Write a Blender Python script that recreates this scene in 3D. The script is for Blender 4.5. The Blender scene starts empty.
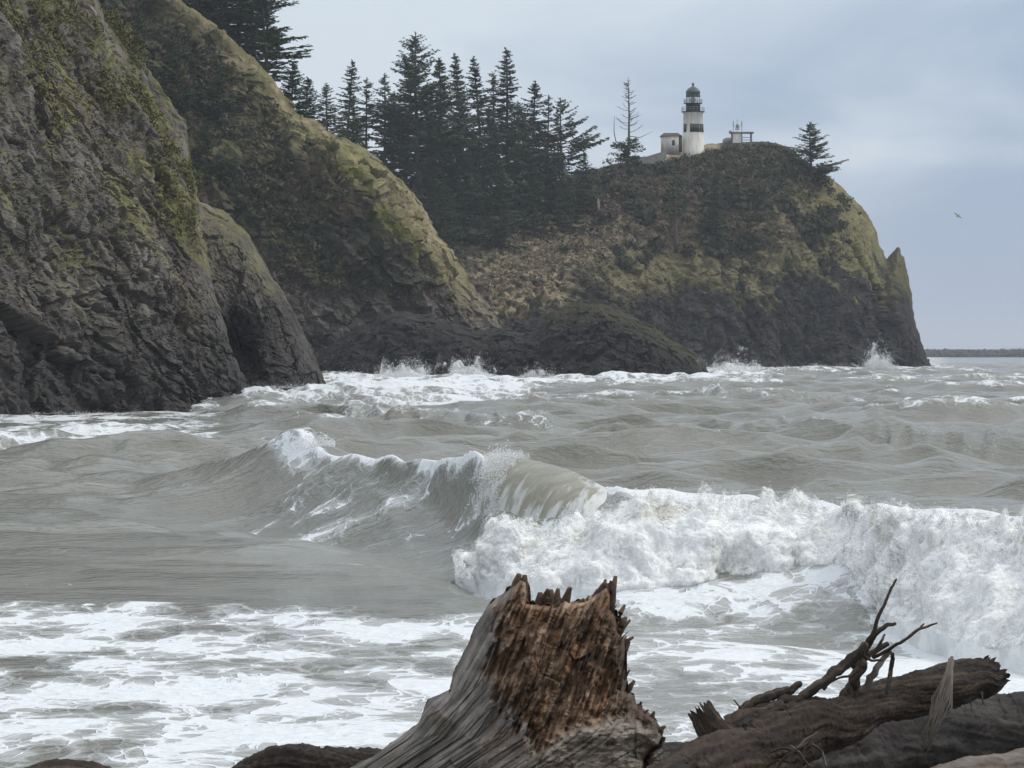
import bpy, bmesh, math, random
import numpy as np
from mathutils import Vector
R = math.radians
rng = np.random.default_rng(7); random.seed(7)
S = bpy.context.scene
COL = S.collection
# ---------------------------------------------------------------- camera, sky, sun, exposure
F = 3556.0; HZ = 351.0; CH = 4.5          # focal length in pixels, horizon row, eye height above the sea
cam = bpy.data.cameras.new('camera'); camo = bpy.data.objects.new('camera', cam); COL.objects.link(camo)
cam.lens = F/1024*36; cam.sensor_width = 36; cam.clip_start = .5; cam.clip_end = 80000
camo.location = (0, 0, CH); camo.rotation_euler = (R(90), 0, 0); cam.shift_y = -(384-HZ)/1024
S.camera = camo
SUN_EL, SUN_AZ = 46, 84                   # azimuth clockwise from +Y (view direction): light comes from the right
w = bpy.data.worlds.new('World'); S.world = w; w.use_nodes = True
nt = w.node_tree; N = nt.nodes; L = nt.links; N.clear()
def nd(tree, t, **kw):
    n = tree.nodes.new(t)
    for k, v in kw.items():
        if k in n.inputs.keys(): n.inputs[k].default_value = v
        else: setattr(n, k, v)
    return n
out = nd(nt, 'ShaderNodeOutputWorld'); bg = nd(nt, 'ShaderNodeBackground', Strength=.1)
sky = nd(nt, 'ShaderNodeTexSky', sky_type='NISHITA', sun_disc=False, sun_elevation=R(SUN_EL), sun_rotation=R(SUN_AZ))
tc = nd(nt, 'ShaderNodeTexCoord'); sep = nd(nt, 'ShaderNodeSeparateXYZ'); L.new(tc.outputs['Generated'], sep.inputs[0])
mp = nd(nt, 'ShaderNodeMapping'); mp.inputs['Scale'].default_value = (8, 8, 24); mp.inputs['Location'].default_value = (1.7, .4, .9)
L.new(tc.outputs['Generated'], mp.inputs[0])
nz = nd(nt, 'ShaderNodeTexNoise', Scale=1.1, Detail=6, Roughness=.5, Distortion=.4); L.new(mp.outputs[0], nz.inputs['Vector'])
def vmath(tree, op, a, b=None, c=None):
    n = tree.nodes.new('ShaderNodeMath'); n.operation = op
    for i, v in enumerate((a, b, c)):
        if v is None: continue
        if isinstance(v, (int, float)): n.inputs[i].default_value = v
        else: tree.links.new(v, n.inputs[i])
    return n.outputs[0]
def mapr(tree, v, a, b, c=0, d=1, smooth=True):
    n = tree.nodes.new('ShaderNodeMapRange'); n.interpolation_type = 'SMOOTHSTEP' if smooth else 'LINEAR'
    tree.links.new(v, n.inputs[0])
    for i, q in zip((1, 2, 3, 4), (a, b, c, d)): n.inputs[i].default_value = q
    return n.outputs[0]
def mixc(tree, f, a, b, mode='MIX'):
    n = tree.nodes.new('ShaderNodeMix'); n.data_type = 'RGBA'; n.blend_type = mode
    for i, v in ((0, f), (6, a), (7, b)):
        if isinstance(v, (int, float)): n.inputs[i].default_value = v
        elif isinstance(v, tuple): n.inputs[i].default_value = (*v[:3], 1)
        else: tree.links.new(v, n.inputs[i])
    return n.outputs[2]
# overcast: a pale deck, bluer and darker low on the right, brighter towards the zenith
g = vmath(nt, 'ADD', vmath(nt, 'MULTIPLY', sep.outputs[2], 6.0), vmath(nt, 'MULTIPLY', sep.outputs[0], -2.6))
g = vmath(nt, 'ADD', g, vmath(nt, 'MULTIPLY_ADD', nz.outputs[0], 1.8, -.9))
deck = mixc(nt, mapr(nt, g, -.20, .68), (3.3, 4.25, 5.85), (6.5, 7.25, 8.0))
deck = mixc(nt, mapr(nt, sep.outputs[2], .12, .75), deck, (11.5, 11.9, 12.5))
L.new(mixc(nt, .88, sky.outputs[0], deck), bg.inputs[0]); L.new(bg.outputs[0], out.inputs[0])
sl = bpy.data.lights.new('sun', 'SUN'); sl.energy = 1.5; sl.angle = R(18); sl.color = (1, .95, .87)
so = bpy.data.objects.new('sun', sl); COL.objects.link(so); so.location = (40, 0, 120)
dv = Vector((math.sin(R(SUN_AZ))*math.cos(R(SUN_EL)), math.cos(R(SUN_AZ))*math.cos(R(SUN_EL)), math.sin(R(SUN_EL))))
so.rotation_euler = dv.to_track_quat('Z', 'Y').to_euler()
S.view_settings.view_transform = 'Standard'; S.view_settings.look = 'None'; S.view_settings.exposure = .12; S.view_settings.gamma = 1
S.render.engine = 'CYCLES'
S.cycles.max_bounces = 6; S.cycles.volume_bounces = 0; S.cycles.transparent_max_bounces = 64

# ---------------------------------------------------------------- numpy noise
_p = rng.permutation(256).astype(np.int32); PERM = np.concatenate([_p, _p, _p])
_g = rng.normal(size=(256, 3)); GRAD = (_g/np.linalg.norm(_g, axis=1)[:, None]).astype(np.float32)
RND = rng.random((256, 6)).astype(np.float32)
def hsh(ix, iy, iz): return PERM[PERM[PERM[ix & 255] + (iy & 255)] + (iz & 255)]
def noise(p):
    p = np.asarray(p, np.float32); sh = p.shape[:-1]; p = p.reshape(-1, 3)
    i = np.floor(p).astype(np.int32); f = p - i; u = f*f*f*(f*(f*6-15)+10); r = 0
    for dx in (0, 1):
        for dy in (0, 1):
            for dz in (0, 1):
                G = GRAD[hsh(i[:, 0]+dx, i[:, 1]+dy, i[:, 2]+dz)]
                d = (G*(f-np.array((dx, dy, dz), np.float32))).sum(1)
                r = r + d*(u[:, 0] if dx else 1-u[:, 0])*(u[:, 1] if dy else 1-u[:, 1])*(u[:, 2] if dz else 1-u[:, 2])
    return (r*1.5).reshape(sh)
def fbm(p, o=4, gain=.5, lac=2.03):
    r = 0; a = 1
    for k in range(o): r = r + a*noise(p*lac**k + 17.3*k); a *= gain
    return r
def ridged(p, o=3, gain=.5):
    r = 0; a = 1
    for k in range(o): r = r + a*(1-2*np.abs(noise(p*2.07**k + 9.1*k))); a *= gain
    return r
def billow(p, o=4, gain=.55):
    r = 0; a = 1
    for k in range(o): r = r + a*(np.abs(noise(p*2.05**k + 5.7*k))*2-.5); a *= gain
    return r
def facet(p):                                  # blocky broken-rock relief: every cell a tilted plane
    p = np.asarray(p, np.float32); sh = p.shape[:-1]; p = p.reshape(-1, 3)
    i = np.floor(p).astype(np.int32); best = np.full(len(p), 9e9, np.float32); val = np.zeros(len(p), np.float32)
    for dx in (-1, 0, 1):
        for dy in (-1, 0, 1):
            for dz in (-1, 0, 1):
                h = hsh(i[:, 0]+dx, i[:, 1]+dy, i[:, 2]+dz); q = RND[h]
                d = p - (i + np.array((dx, dy, dz), np.int32) + q[:, :3]); dd = (d*d).sum(1)
                m = dd < best; best[m] = dd[m]
                val[m] = ((q[:, 3]-.5) + (d*(q[:, 3:6]-.5)*1.6).sum(1))[m]
    return val.reshape(sh)
def sst(a, b, x): t = np.clip((x-a)/(b-a), 0, 1); return t*t*(3-2*t)
def V3(x, y, z): return np.stack(np.broadcast_arrays(x, y, z), -1)
def pl(x, pts): pts = sorted(pts); return np.interp(x, [q[0] for q in pts], [q[1] for q in pts])
def at(px, py, Y): return np.array(((px-512)/F*Y, Y, CH-(py-HZ)/F*Y))
def polydist(px, py, pts):                     # distance in pixels to a polyline
    d = np.full(np.shape(px), 1e9)
    for (x0, y0), (x1, y1) in zip(pts[:-1], pts[1:]):
        vx, vy = x1-x0, y1-y0; t = np.clip(((px-x0)*vx+(py-y0)*vy)/(vx*vx+vy*vy+1e-9), 0, 1)
        d = np.minimum(d, np.hypot(px-x0-t*vx, py-y0-t*vy))
    return d

# ---------------------------------------------------------------- mesh, tag and material helpers
def tag(o, label=None, cat=None, group=None, kind=None):
    for k, v in (('label', label), ('category', cat), ('group', group), ('kind', kind)):
        if v: o[k] = v
    return o
def mesh(name, verts, faces, m, parent=None, smooth=True, attrs=None):
    me = bpy.data.meshes.new(name); verts = np.asarray(verts, np.float32).reshape(-1, 3)
    if isinstance(faces, np.ndarray) and faces.ndim == 2:
        k = faces.shape[1]; n = len(faces)
        me.vertices.add(len(verts)); me.vertices.foreach_set('co', verts.ravel())
        me.loops.add(n*k); me.loops.foreach_set('vertex_index', faces.astype(np.int32).ravel())
        me.polygons.add(n); me.polygons.foreach_set('loop_start', np.arange(0, n*k, k, dtype=np.int32))
        me.update(calc_edges=True)
    else: me.from_pydata(verts.tolist(), [], faces); me.update()
    me.polygons.foreach_set('use_smooth', np.full(len(me.polygons), smooth))
    for k, v in (attrs or {}).items():
        v = np.asarray(v, np.float32)
        if v.ndim == 2:
            a = me.color_attributes.new(k, 'FLOAT_COLOR', 'POINT')
            a.data.foreach_set('color', np.concatenate([v, np.ones((len(v), 1), np.float32)], 1).ravel())
        else: me.attributes.new(k, 'FLOAT', 'POINT').data.foreach_set('value', v)
    me.validate()
    if m: me.materials.append(m)
    o = bpy.data.objects.new(name, me); COL.objects.link(o)
    if parent: o.parent = parent
    return o
def gridf(nu, nv, wrap=False):
    a = np.arange(nu*nv).reshape(nu, nv)
    if wrap: a = np.concatenate([a, a[:, :1]], 1)
    return np.stack([a[:-1, :-1], a[1:, :-1], a[1:, 1:], a[:-1, 1:]], -1).reshape(-1, 4)
def gnormals(P):
    du = np.gradient(P, axis=0); dv_ = np.gradient(P, axis=1); n = np.cross(du, dv_)
    return n/np.maximum(np.linalg.norm(n, axis=-1, keepdims=True), 1e-9)
class MB:
    def __init__(s): s.v = []; s.f = []
    def add(s, v, f):
        b = len(s.v); s.v += [tuple(q) for q in v]; s.f += [tuple(b+i for i in q) for q in f]
    def box(s, c, d, rz=0):
        cx, cy, cz = c; hx, hy, hz = [q/2 for q in d]; ca, sa = math.cos(rz), math.sin(rz); v = []
        for z in (-hz, hz):
            for x, y in ((-hx, -hy), (hx, -hy), (hx, hy), (-hx, hy)): v.append((cx+x*ca-y*sa, cy+x*sa+y*ca, cz+z))
        s.add(v, [(3, 2, 1, 0), (4, 5, 6, 7), (0, 1, 5, 4), (1, 2, 6, 5), (2, 3, 7, 6), (3, 0, 4, 7)])
    def lathe(s, prof, n=24, c=(0, 0, 0), cap=True):
        b = []; 
        for r, z in prof:
            for k in range(n): a = 2*math.pi*k/n; b.append((c[0]+r*math.cos(a), c[1]+r*math.sin(a), c[2]+z))
        f = [(i*n+k, i*n+(k+1) % n, (i+1)*n+(k+1) % n, (i+1)*n+k) for i in range(len(prof)-1) for k in range(n)]
        if cap: f += [tuple(range(n))[::-1], tuple((len(prof)-1)*n+k for k in range(n))]
        s.add(b, f)
    def tube(s, pts, rad, n=6):
        pts = [Vector(p) for p in pts]; rad = rad if isinstance(rad, (list, tuple)) else [rad]*len(pts); b = []
        for i, p in enumerate(pts):
            t = (pts[min(i+1, len(pts)-1)]-pts[max(i-1, 0)]).normalized()
            a = t.cross(Vector((.13, .31, .94)) if abs(t.z) < .9 else Vector((1, .1, 0))).normalized(); c = t.cross(a)
            for k in range(n):
                q = 2*math.pi*k/n; b.append(p+(a*math.cos(q)+c*math.sin(q))*rad[i])
        f = [(i*n+k, i*n+(k+1) % n, (i+1)*n+(k+1) % n, (i+1)*n+k) for i in range(len(pts)-1) for k in range(n)]
        f += [tuple(range(n))[::-1], tuple((len(pts)-1)*n+k for k in range(n))]
        s.add(b, f)
    def build(s, name, m, parent=None, smooth=True): return mesh(name, s.v, s.f, m, parent, smooth)
def empty(name, loc, **kw):
    o = bpy.data.objects.new(name, None); COL.objects.link(o); o.location = loc; o.empty_display_size = .2; return tag(o, **kw)
def mat(name, base, rough=.7, var=.25, scale=4., bump=.0, bscale=20., spec=.3, stretch=None, metal=0):
    """Principled, base colour broken up by noise in object space"""
    m = bpy.data.materials.new(name); m.use_nodes = True; t = m.node_tree; b = t.nodes['Principled BSDF']
    tcn = nd(t, 'ShaderNodeTexCoord'); src = tcn.outputs['Object']
    if stretch:
        q = nd(t, 'ShaderNodeMapping'); q.inputs['Scale'].default_value = stretch; t.links.new(src, q.inputs[0]); src = q.outputs[0]
    n1 = nd(t, 'ShaderNodeTexNoise', Scale=scale, Detail=5, Roughness=.6); t.links.new(src, n1.inputs['Vector'])
    k = mapr(t, n1.outputs[0], .25, .75, 1-var, 1+var, False)
    if isinstance(base, str):
        a = nd(t, 'ShaderNodeAttribute', attribute_name=base); c = a.outputs['Color']
    else:
        rg = nd(t, 'ShaderNodeRGB'); rg.outputs[0].default_value = (*base, 1); c = rg.outputs[0]
    vm = nd(t, 'ShaderNodeVectorMath', operation='SCALE'); t.links.new(c, vm.inputs[0]); t.links.new(k, vm.inputs['Scale'])
    t.links.new(vm.outputs[0], b.inputs['Base Color'])
    b.inputs['Roughness'].default_value = rough; b.inputs['Specular IOR Level'].default_value = spec; b.inputs['Metallic'].default_value = metal
    if bump:
        n2 = nd(t, 'ShaderNodeTexNoise', Scale=bscale, Detail=6, Roughness=.65); t.links.new(src, n2.inputs['Vector'])
        bp = nd(t, 'ShaderNodeBump', Strength=1., Distance=bump); t.links.new(n2.outputs[0], bp.inputs['Height']); t.links.new(bp.outputs[0], b.inputs['Normal'])
    return m
M = {}
M['rock'] = mat('cliff_rock', 'Col', .85, .35, .9, .25, 1.6, .25)
M['farrock'] = mat('headland_rock', 'Col', .9, .35, .45, .4, .7, .2)
M['needle'] = mat('needles', (.060, .090, .038), .8, .5, .35, spec=.15)
M['bark'] = mat('bark', (.085, .07, .055), .9, .3, 2.)
M['deadwood'] = mat('bleached_wood', (.30, .27, .23), .9, .2, 2.)
M['white'] = mat('whitewash', (.76, .73, .65), .7, .30, .8, stretch=(1.6, 1.6, .35)); M['oldwhite'] = mat('weathered_whitewash', (.52, .49, .43), .8, .35, .9, stretch=(1.5, 1.5, .5))
M['black'] = mat('black_paint', (.035, .042, .042), .55, .3, 1.2)
M['dome'] = mat('green_black_metal', (.06, .085, .08), .5, .3, 1.5)
M['roof'] = mat('dark_roof', (.07, .06, .055), .8, .3, 1.)
M['concrete'] = mat('concrete', (.27, .255, .23), .9, .25, .7)
M['timber'] = mat('grey_timber', (.22, .20, .18), .9, .2, 1.)
M['metal'] = mat('grey_metal', (.25, .26, .27), .5, .1, 1.)
gm = bpy.data.materials.new('lantern_glass'); gm.use_nodes = True; M['glass'] = gm
b_ = gm.node_tree.nodes['Principled BSDF']; b_.inputs['Roughness'].default_value = .05; b_.inputs['Transmission Weight'].default_value = .85; b_.inputs['Base Color'].default_value = (.85, .95, .95, 1)

# ---------------------------------------------------------------- cliffs: a front face from the sea to a crest line, and a back
def crest_curve(pts, n, jit=1.5, seed=0):
    p = np.array(pts, float); s = np.r_[0, np.cumsum(np.hypot(*np.diff(p, axis=0).T))]; u = np.linspace(0, s[-1], n)
    c = np.stack([np.interp(u, s, p[:, 0]), np.interp(u, s, p[:, 1])], 1)
    k = max(3, int(n*2.5/s[-1])*2+1); ker = np.hanning(k+2)[1:-1]; ker /= ker.sum()
    for j in (0, 1):
        e = np.r_[np.full(k//2, c[0, j]), c[:, j], np.full(k//2, c[-1, j])]; c[:, j] = np.convolve(e, ker, 'valid')[:n]
    q = V3(u/14., seed*7.7, 0.); c[:, 1] += jit*fbm(q, 4, .6); c[:, 0] += jit*.5*fbm(q+31, 4, .6)
    return c
SURF = {}
def cliff(name, pts, nu, nt_, Yc, D, prof, disp, cover, matl, jit=1.5, seed=0, eD=0, ew=60, back=30, backdrop=.6, extra=None, bx=0, fw=30):
    c = crest_curve(pts, nu, jit, seed); px, pyc = c[:, 0], c[:, 1]
    Ycu = Yc(px) if callable(Yc) else np.full(nu, float(Yc))
    zc = CH-(pyc-HZ)/F*Ycu
    Du = D(px, zc) if callable(D) else np.full(nu, float(D))
    t = np.r_[np.linspace(0, 1, nt_)**.9, np.linspace(1, 2, 26)[1:]]
    T = np.minimum(t, 1)[None, :]; Bk = np.maximum(t-1, 0)[None, :]
    zb = -2.5
    Z = zb+(np.maximum(zc, zb+.05)[:, None]-zb)*T
    Y = Ycu[:, None]-Du[:, None]*(1-prof(T, px[:, None]))
    if eD:
        pyt = HZ-(Z-CH)*F/Ycu[:, None]; e = polydist(px[:, None]+0*Z, pyt, [tuple(q) for q in c[::6]])
        Y -= eD*np.clip(1-np.exp(-e/ew), 0, 1)*(T < 1)
    if extra is not None:
        pyt = HZ-(Z-CH)*F/np.maximum(Y, 1); Y = Y+extra(px[:, None]+0*Z, pyt)*sst(0, 22, polydist(px[:, None]+0*Z, pyt, [tuple(q_) for q_ in c[::9]]))
    Z = Z-(Z-zb)*(Bk**1.5)*backdrop; Y = Y+Bk*back
    X = (px[:, None]-512)/F*np.where(px[:, None] < 512, Y, np.minimum(Y, Ycu[:, None]))-Bk*bx
    P = V3(X, Y, Z); n = gnormals(P)
    if n[:, 5:nt_//2, 1].mean() > 0: n = -n
    # soften the frame so that relief keeps to the front
    n = n+np.array((0, -.35, 0)); n /= np.linalg.norm(n, axis=-1, keepdims=True)
    pyf = HZ-(Z-CH)*F/Y; fade = .22+.78*sst(0, fw, polydist(px[:, None]+0*Z, pyf, [tuple(q_) for q_ in c[::9]]))+0*Z
    P = P+n*(disp(P, px[:, None]+0*Z, T+0*Z)*fade)[..., None]
    nn = gnormals(P)
    if nn[:, 5:nt_//2, 1].mean() > 0: nn = -nn
    PX = 512+P[..., 0]/P[..., 1]*F; PY = HZ-(P[..., 2]-CH)/P[..., 1]*F
    Cc = cover(P, nn, PX, PY, T+0*Z, Bk+0*Z)
    o = mesh(name, P, gridf(nu, len(t)), matl, smooth=False, attrs={'Col': Cc.reshape(-1, 3)}); tag(o, kind='structure')
    SURF[name] = (P[:, :nt_], PX[:, :nt_], PY[:, :nt_], c)
    return o
def surf(name, px, py):
    P, PX, PY, c = SURF[name]; d = (PX-px)**2+(PY-py)**2; k = np.argmin(d); return P.reshape(-1, 3)[k].copy()
def mixn(a, b, m): return a+(np.asarray(b)-a)*np.clip(m, 0, 1)[..., None]
def strat(P, ang, sa, sc):                     # rock grain: stretched along a steep diagonal
    ca, sn = math.cos(ang), math.sin(ang)
    a = P[..., 0]*ca-P[..., 2]*sn; c_ = P[..., 0]*sn+P[..., 2]*ca
    return V3(a/sa, c_/sc, P[..., 1]/sa)
ROCK = np.array((.104, .094, .083)); ROCKL = np.array((.225, .205, .18)); WET_AND_SHADE = np.array((.034, .032, .030)); MOSS = np.array((.142, .138, .042))
GRASS = np.array((.142, .126, .064)); DRY = np.array((.30, .245, .155)); BUSH = np.array((.034, .036, .022)); BROWN = np.array((.085, .06, .042))
def rockcol(P, sc=1.):
    c = mixn(np.broadcast_to(ROCK, P.shape), ROCKL, sst(-.2, .7, fbm(strat(P, R(60), 7*sc, 1.0*sc), 4, .6))*.85); c = mixn(c, ROCK*.5, sst(.15, .7, fbm(strat(P, R(60), 14*sc, 3*sc)+60, 4, .6))*.7)
    return mixn(c, BROWN, sst(.1, .7, fbm(P/(9*sc)+40, 3))*.45)

# near left cliff
def dA(P, px, T):
    q = strat(P, R(58), 9., 2.6)
    cr = noise(strat(P, R(57), 16., 3.4)+33)+.25*noise(P/1.5); cr2 = noise(strat(P, R(66), 6., 1.1)+71)+.2*noise(P/.8)
    return 3.0*fbm(P/22., 3)+1.1*ridged(strat(P, R(58), 22., 6.), 2, .5)+.34*ridged(strat(P, R(60), 7., 1.2), 3, .6)+.65*facet(strat(P, R(60), 9., 2.6))+1.3*facet(strat(P, R(57), 24., 7.)+3)+.30*facet(strat(P, R(52), 2.4, .7))+.15*facet(P/np.array((.8, .8, .55)))+.16*ridged(strat(P, R(62), 3., .45), 2)+.12*fbm(P/.45, 3, .65)-.8*np.exp(-(cr/.05)**2)-.35*np.exp(-(cr2/.06)**2)
def cA(P, n, PX, PY, T, B):
    c = rockcol(P); up = n[..., 2]
    mo = sst(.18, .62, up+.5*fbm(P/3.5, 4, .6))*sst(420, 130, PY+60*fbm(P/12., 2))
    edge = sst(70, 0, polydist(PX, PY, [(88, -8), (128, 52), (188, 125), (194, 190)]))
    c = mixn(c, GRASS*.8, mo*.35); sk = sst(.1, .55, fbm(strat(P, R(58), 9., 1.6)+9, 4, .6)+.15*(up-.2)); c = mixn(c, MOSS*1.15, np.clip(sk*sst(400, 160, PY)*1.2*sst(.0, .4, up+.25)+edge*sst(0, .5, fbm(P/2.+3, 4)+.1), 0, 1)*.8)
    c = mixn(c, BUSH*1.4, sst(.3, .6, fbm(P/4.+77, 4, .6))*.5*sst(350, 200, PY))
    c = mixn(c, WET_AND_SHADE*1.15, sst(11.0, 2.5, P[..., 2]+3*fbm(P/5., 3))*.9)
    return c
cliff('cliff', [(-330, -420), (-200, -330), (-90, -220), (0, -115), (50, -52), (88, -8), (100, 10), (112, 28), (128, 50), (150, 74), (170, 102), (187, 122), (190, 135), (189, 150), (191, 172), (193, 198), (199, 225), (206, 260), (212, 290), (221, 325), (231, 360), (243, 390), (252, 408)],
      820, 560, lambda x: 305+0*x, lambda x, z: np.maximum(z, 1)*pl(x, [(-300, 1.8), (0, 1.6), (120, 1.3), (200, 1.0), (250, .8)]), lambda T, x: .30*T+.70*T**2.2, dA, cA, M['rock'], 2.2, 1, back=60, bx=22)
# spur behind it, with a sea cave
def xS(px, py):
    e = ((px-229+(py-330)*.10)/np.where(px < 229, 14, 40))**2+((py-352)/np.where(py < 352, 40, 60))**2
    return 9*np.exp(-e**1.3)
def dS(P, px, T): return 1.2*fbm(P/10., 3)+.5*ridged(strat(P, R(65), 9., 2.4), 3)+.6*facet(strat(P, R(65), 6, 2.2))+.35*facet(P/1.3+7)+.15*facet(P/.6)+.15*fbm(P/.5, 3)
def cS(P, n, PX, PY, T, B):
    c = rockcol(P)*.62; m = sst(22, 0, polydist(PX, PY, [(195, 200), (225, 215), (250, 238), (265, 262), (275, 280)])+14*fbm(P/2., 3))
    c = mixn(c, MOSS, m*sst(-.25, .35, fbm(P/1.6+6, 4, .65))*.85); c = mixn(c, GRASS, sst(.2, .6, n[..., 2]+.4*fbm(P/3., 3))*.5*sst(330, 240, PY)); c = mixn(c, WET_AND_SHADE*.55, np.clip(xS(PX, PY)/6, 0, 1)*.9)  # last mix paints the cave's shade into the rock colour, along with its damp
    return mixn(c, WET_AND_SHADE*1.3, sst(9, 2, P[..., 2]+2*fbm(P/4., 3))*.85)
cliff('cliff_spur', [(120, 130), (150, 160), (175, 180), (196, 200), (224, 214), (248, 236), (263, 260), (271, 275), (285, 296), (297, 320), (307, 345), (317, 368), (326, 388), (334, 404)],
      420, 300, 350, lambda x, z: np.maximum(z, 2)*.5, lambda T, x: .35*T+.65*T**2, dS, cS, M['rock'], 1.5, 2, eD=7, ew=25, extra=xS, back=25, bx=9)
# big middle ridge
def dB(P, px, T): return 3.2*fbm(P/26., 3)+1.5*ridged(strat(P, R(55), 16., 5.), 3)+1.5*facet(P/5.)+.7*facet(P/2.+5)+.45*fbm(P/1.2, 3, .6)
SPINE = [(330, 140), (360, 175), (388, 215), (415, 245), (440, 275), (462, 305), (480, 330)]
def xB(px, py):                                # the flank right of the spine turns away to the right
    sx = np.interp(py, [q[1] for q in SPINE], [q[0] for q in SPINE], left=310, right=490)
    return -13*(1-np.clip((px-sx)/55, 0, 1))*sst(120, 170, py)+np.clip((sx-px)/120, 0, 1)*7
def cB(P, n, PX, PY, T, B):
    sx = np.interp(PY, [q[1] for q in SPINE], [q[0] for q in SPINE], left=305, right=490)
    c = mixn(np.broadcast_to(BUSH, P.shape)*1.0, BROWN*.9, sst(-.2, .5, fbm(P/7., 4, .6)))
    c = mixn(c, ROCK*.85, sst(.1, .5, fbm(P/6.+13, 4, .6))*sst(180, 280, PY)*.8)
    top = sst(30, 8, polydist(PX, PY, [(178, 0), (240, 50), (310, 122), (330, 132), (395, 175)])+16*fbm(P/4., 3))
    c = mixn(c, GRASS*1.3, top*.9); c = mixn(c, DRY*.95, top*sst(0, .4, fbm(P/3.+5, 4))*.8)
    fl = sst(-12, 8, PX-sx+12*fbm(P/5., 3))*sst(120, 165, PY)
    c = mixn(c, GRASS*1.35, fl*.9); c = mixn(c, DRY, fl*sst(-.1, .5, fbm(P/np.array((2., 2., 7.)), 4, .6))*.75)
    ml = np.exp(-((PX-sx+2)/13)**2)*sst(130, 165, PY)*sst(300, 240, PY)
    c = mixn(c, MOSS*1.25, ml*sst(-.35, .35, fbm(P/2.5+2, 3))*.95)
    c = mixn(c, MOSS*.8, sst(.35, .75, n[..., 2]+.5*fbm(P/4., 3))*sst(260, 150, PY)*.5)
    c = mixn(c, ROCK*1.1, sst(270, 320, PY+20*fbm(P/6., 3))*.8)
    return mixn(c, WET_AND_SHADE, sst(12, 4, P[..., 2]+3*fbm(P/5., 3))*.9)
cliff('ridge', [(-60, -260), (20, -160), (80, -90), (140, -32), (178, 0), (200, 16), (222, 30), (240, 48), (262, 74), (285, 100), (308, 121), (328, 131), (352, 142), (375, 157), (395, 174), (412, 195), (430, 222), (445, 243), (462, 268), (478, 292), (493, 315), (505, 338), (516, 362), (526, 385)],
      620, 330, lambda x: 600+0*x, lambda x, z: np.maximum(z, 1)*pl(x, [(0, .75), (300, .62), (400, .5), (520, .3)]), lambda T, x: .35*T+.65*T**2, dB, cB, M['farrock'], 1.6, 3, extra=xB, back=90, backdrop=.3, bx=26)
# low dark rock ledge in the surf
def dC(P, px, T): return 2.0*fbm(P/11., 3)+1.1*facet(P/4.)+.8*facet(P/1.7+5)+.35*fbm(P/.9, 3, .6)
def cC(P, n, PX, PY, T, B):
    c = mixn(np.broadcast_to(WET_AND_SHADE*.8, P.shape), ROCK*.5, sst(.0, .6, fbm(P/4., 4, .6))*.3)
    m = sst(15, 3, polydist(PX, PY, [(552, 313), (582, 308), (612, 313), (645, 327), (690, 352)])+7*fbm(P/2.5, 3))*sst(.0, .4, n[..., 2]+.3)
    return mixn(c, MOSS*.35, m*.45)
cliff('rock_ledge', [(270, 392), (300, 372), (330, 345), (360, 326), (395, 312), (430, 316), (460, 325), (482, 332), (500, 325), (520, 330), (532, 330), (543, 319), (556, 308), (580, 302), (610, 305), (640, 319), (665, 336), (690, 350), (702, 360), (708, 372), (712, 392)],
      520, 170, 565, lambda x, z: 6+np.maximum(z, 1)*.7, lambda T, x: .4*T+.6*T**2, dC, cC, M['farrock'], 2.2, 4, eD=8, ew=30, back=16)
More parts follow.
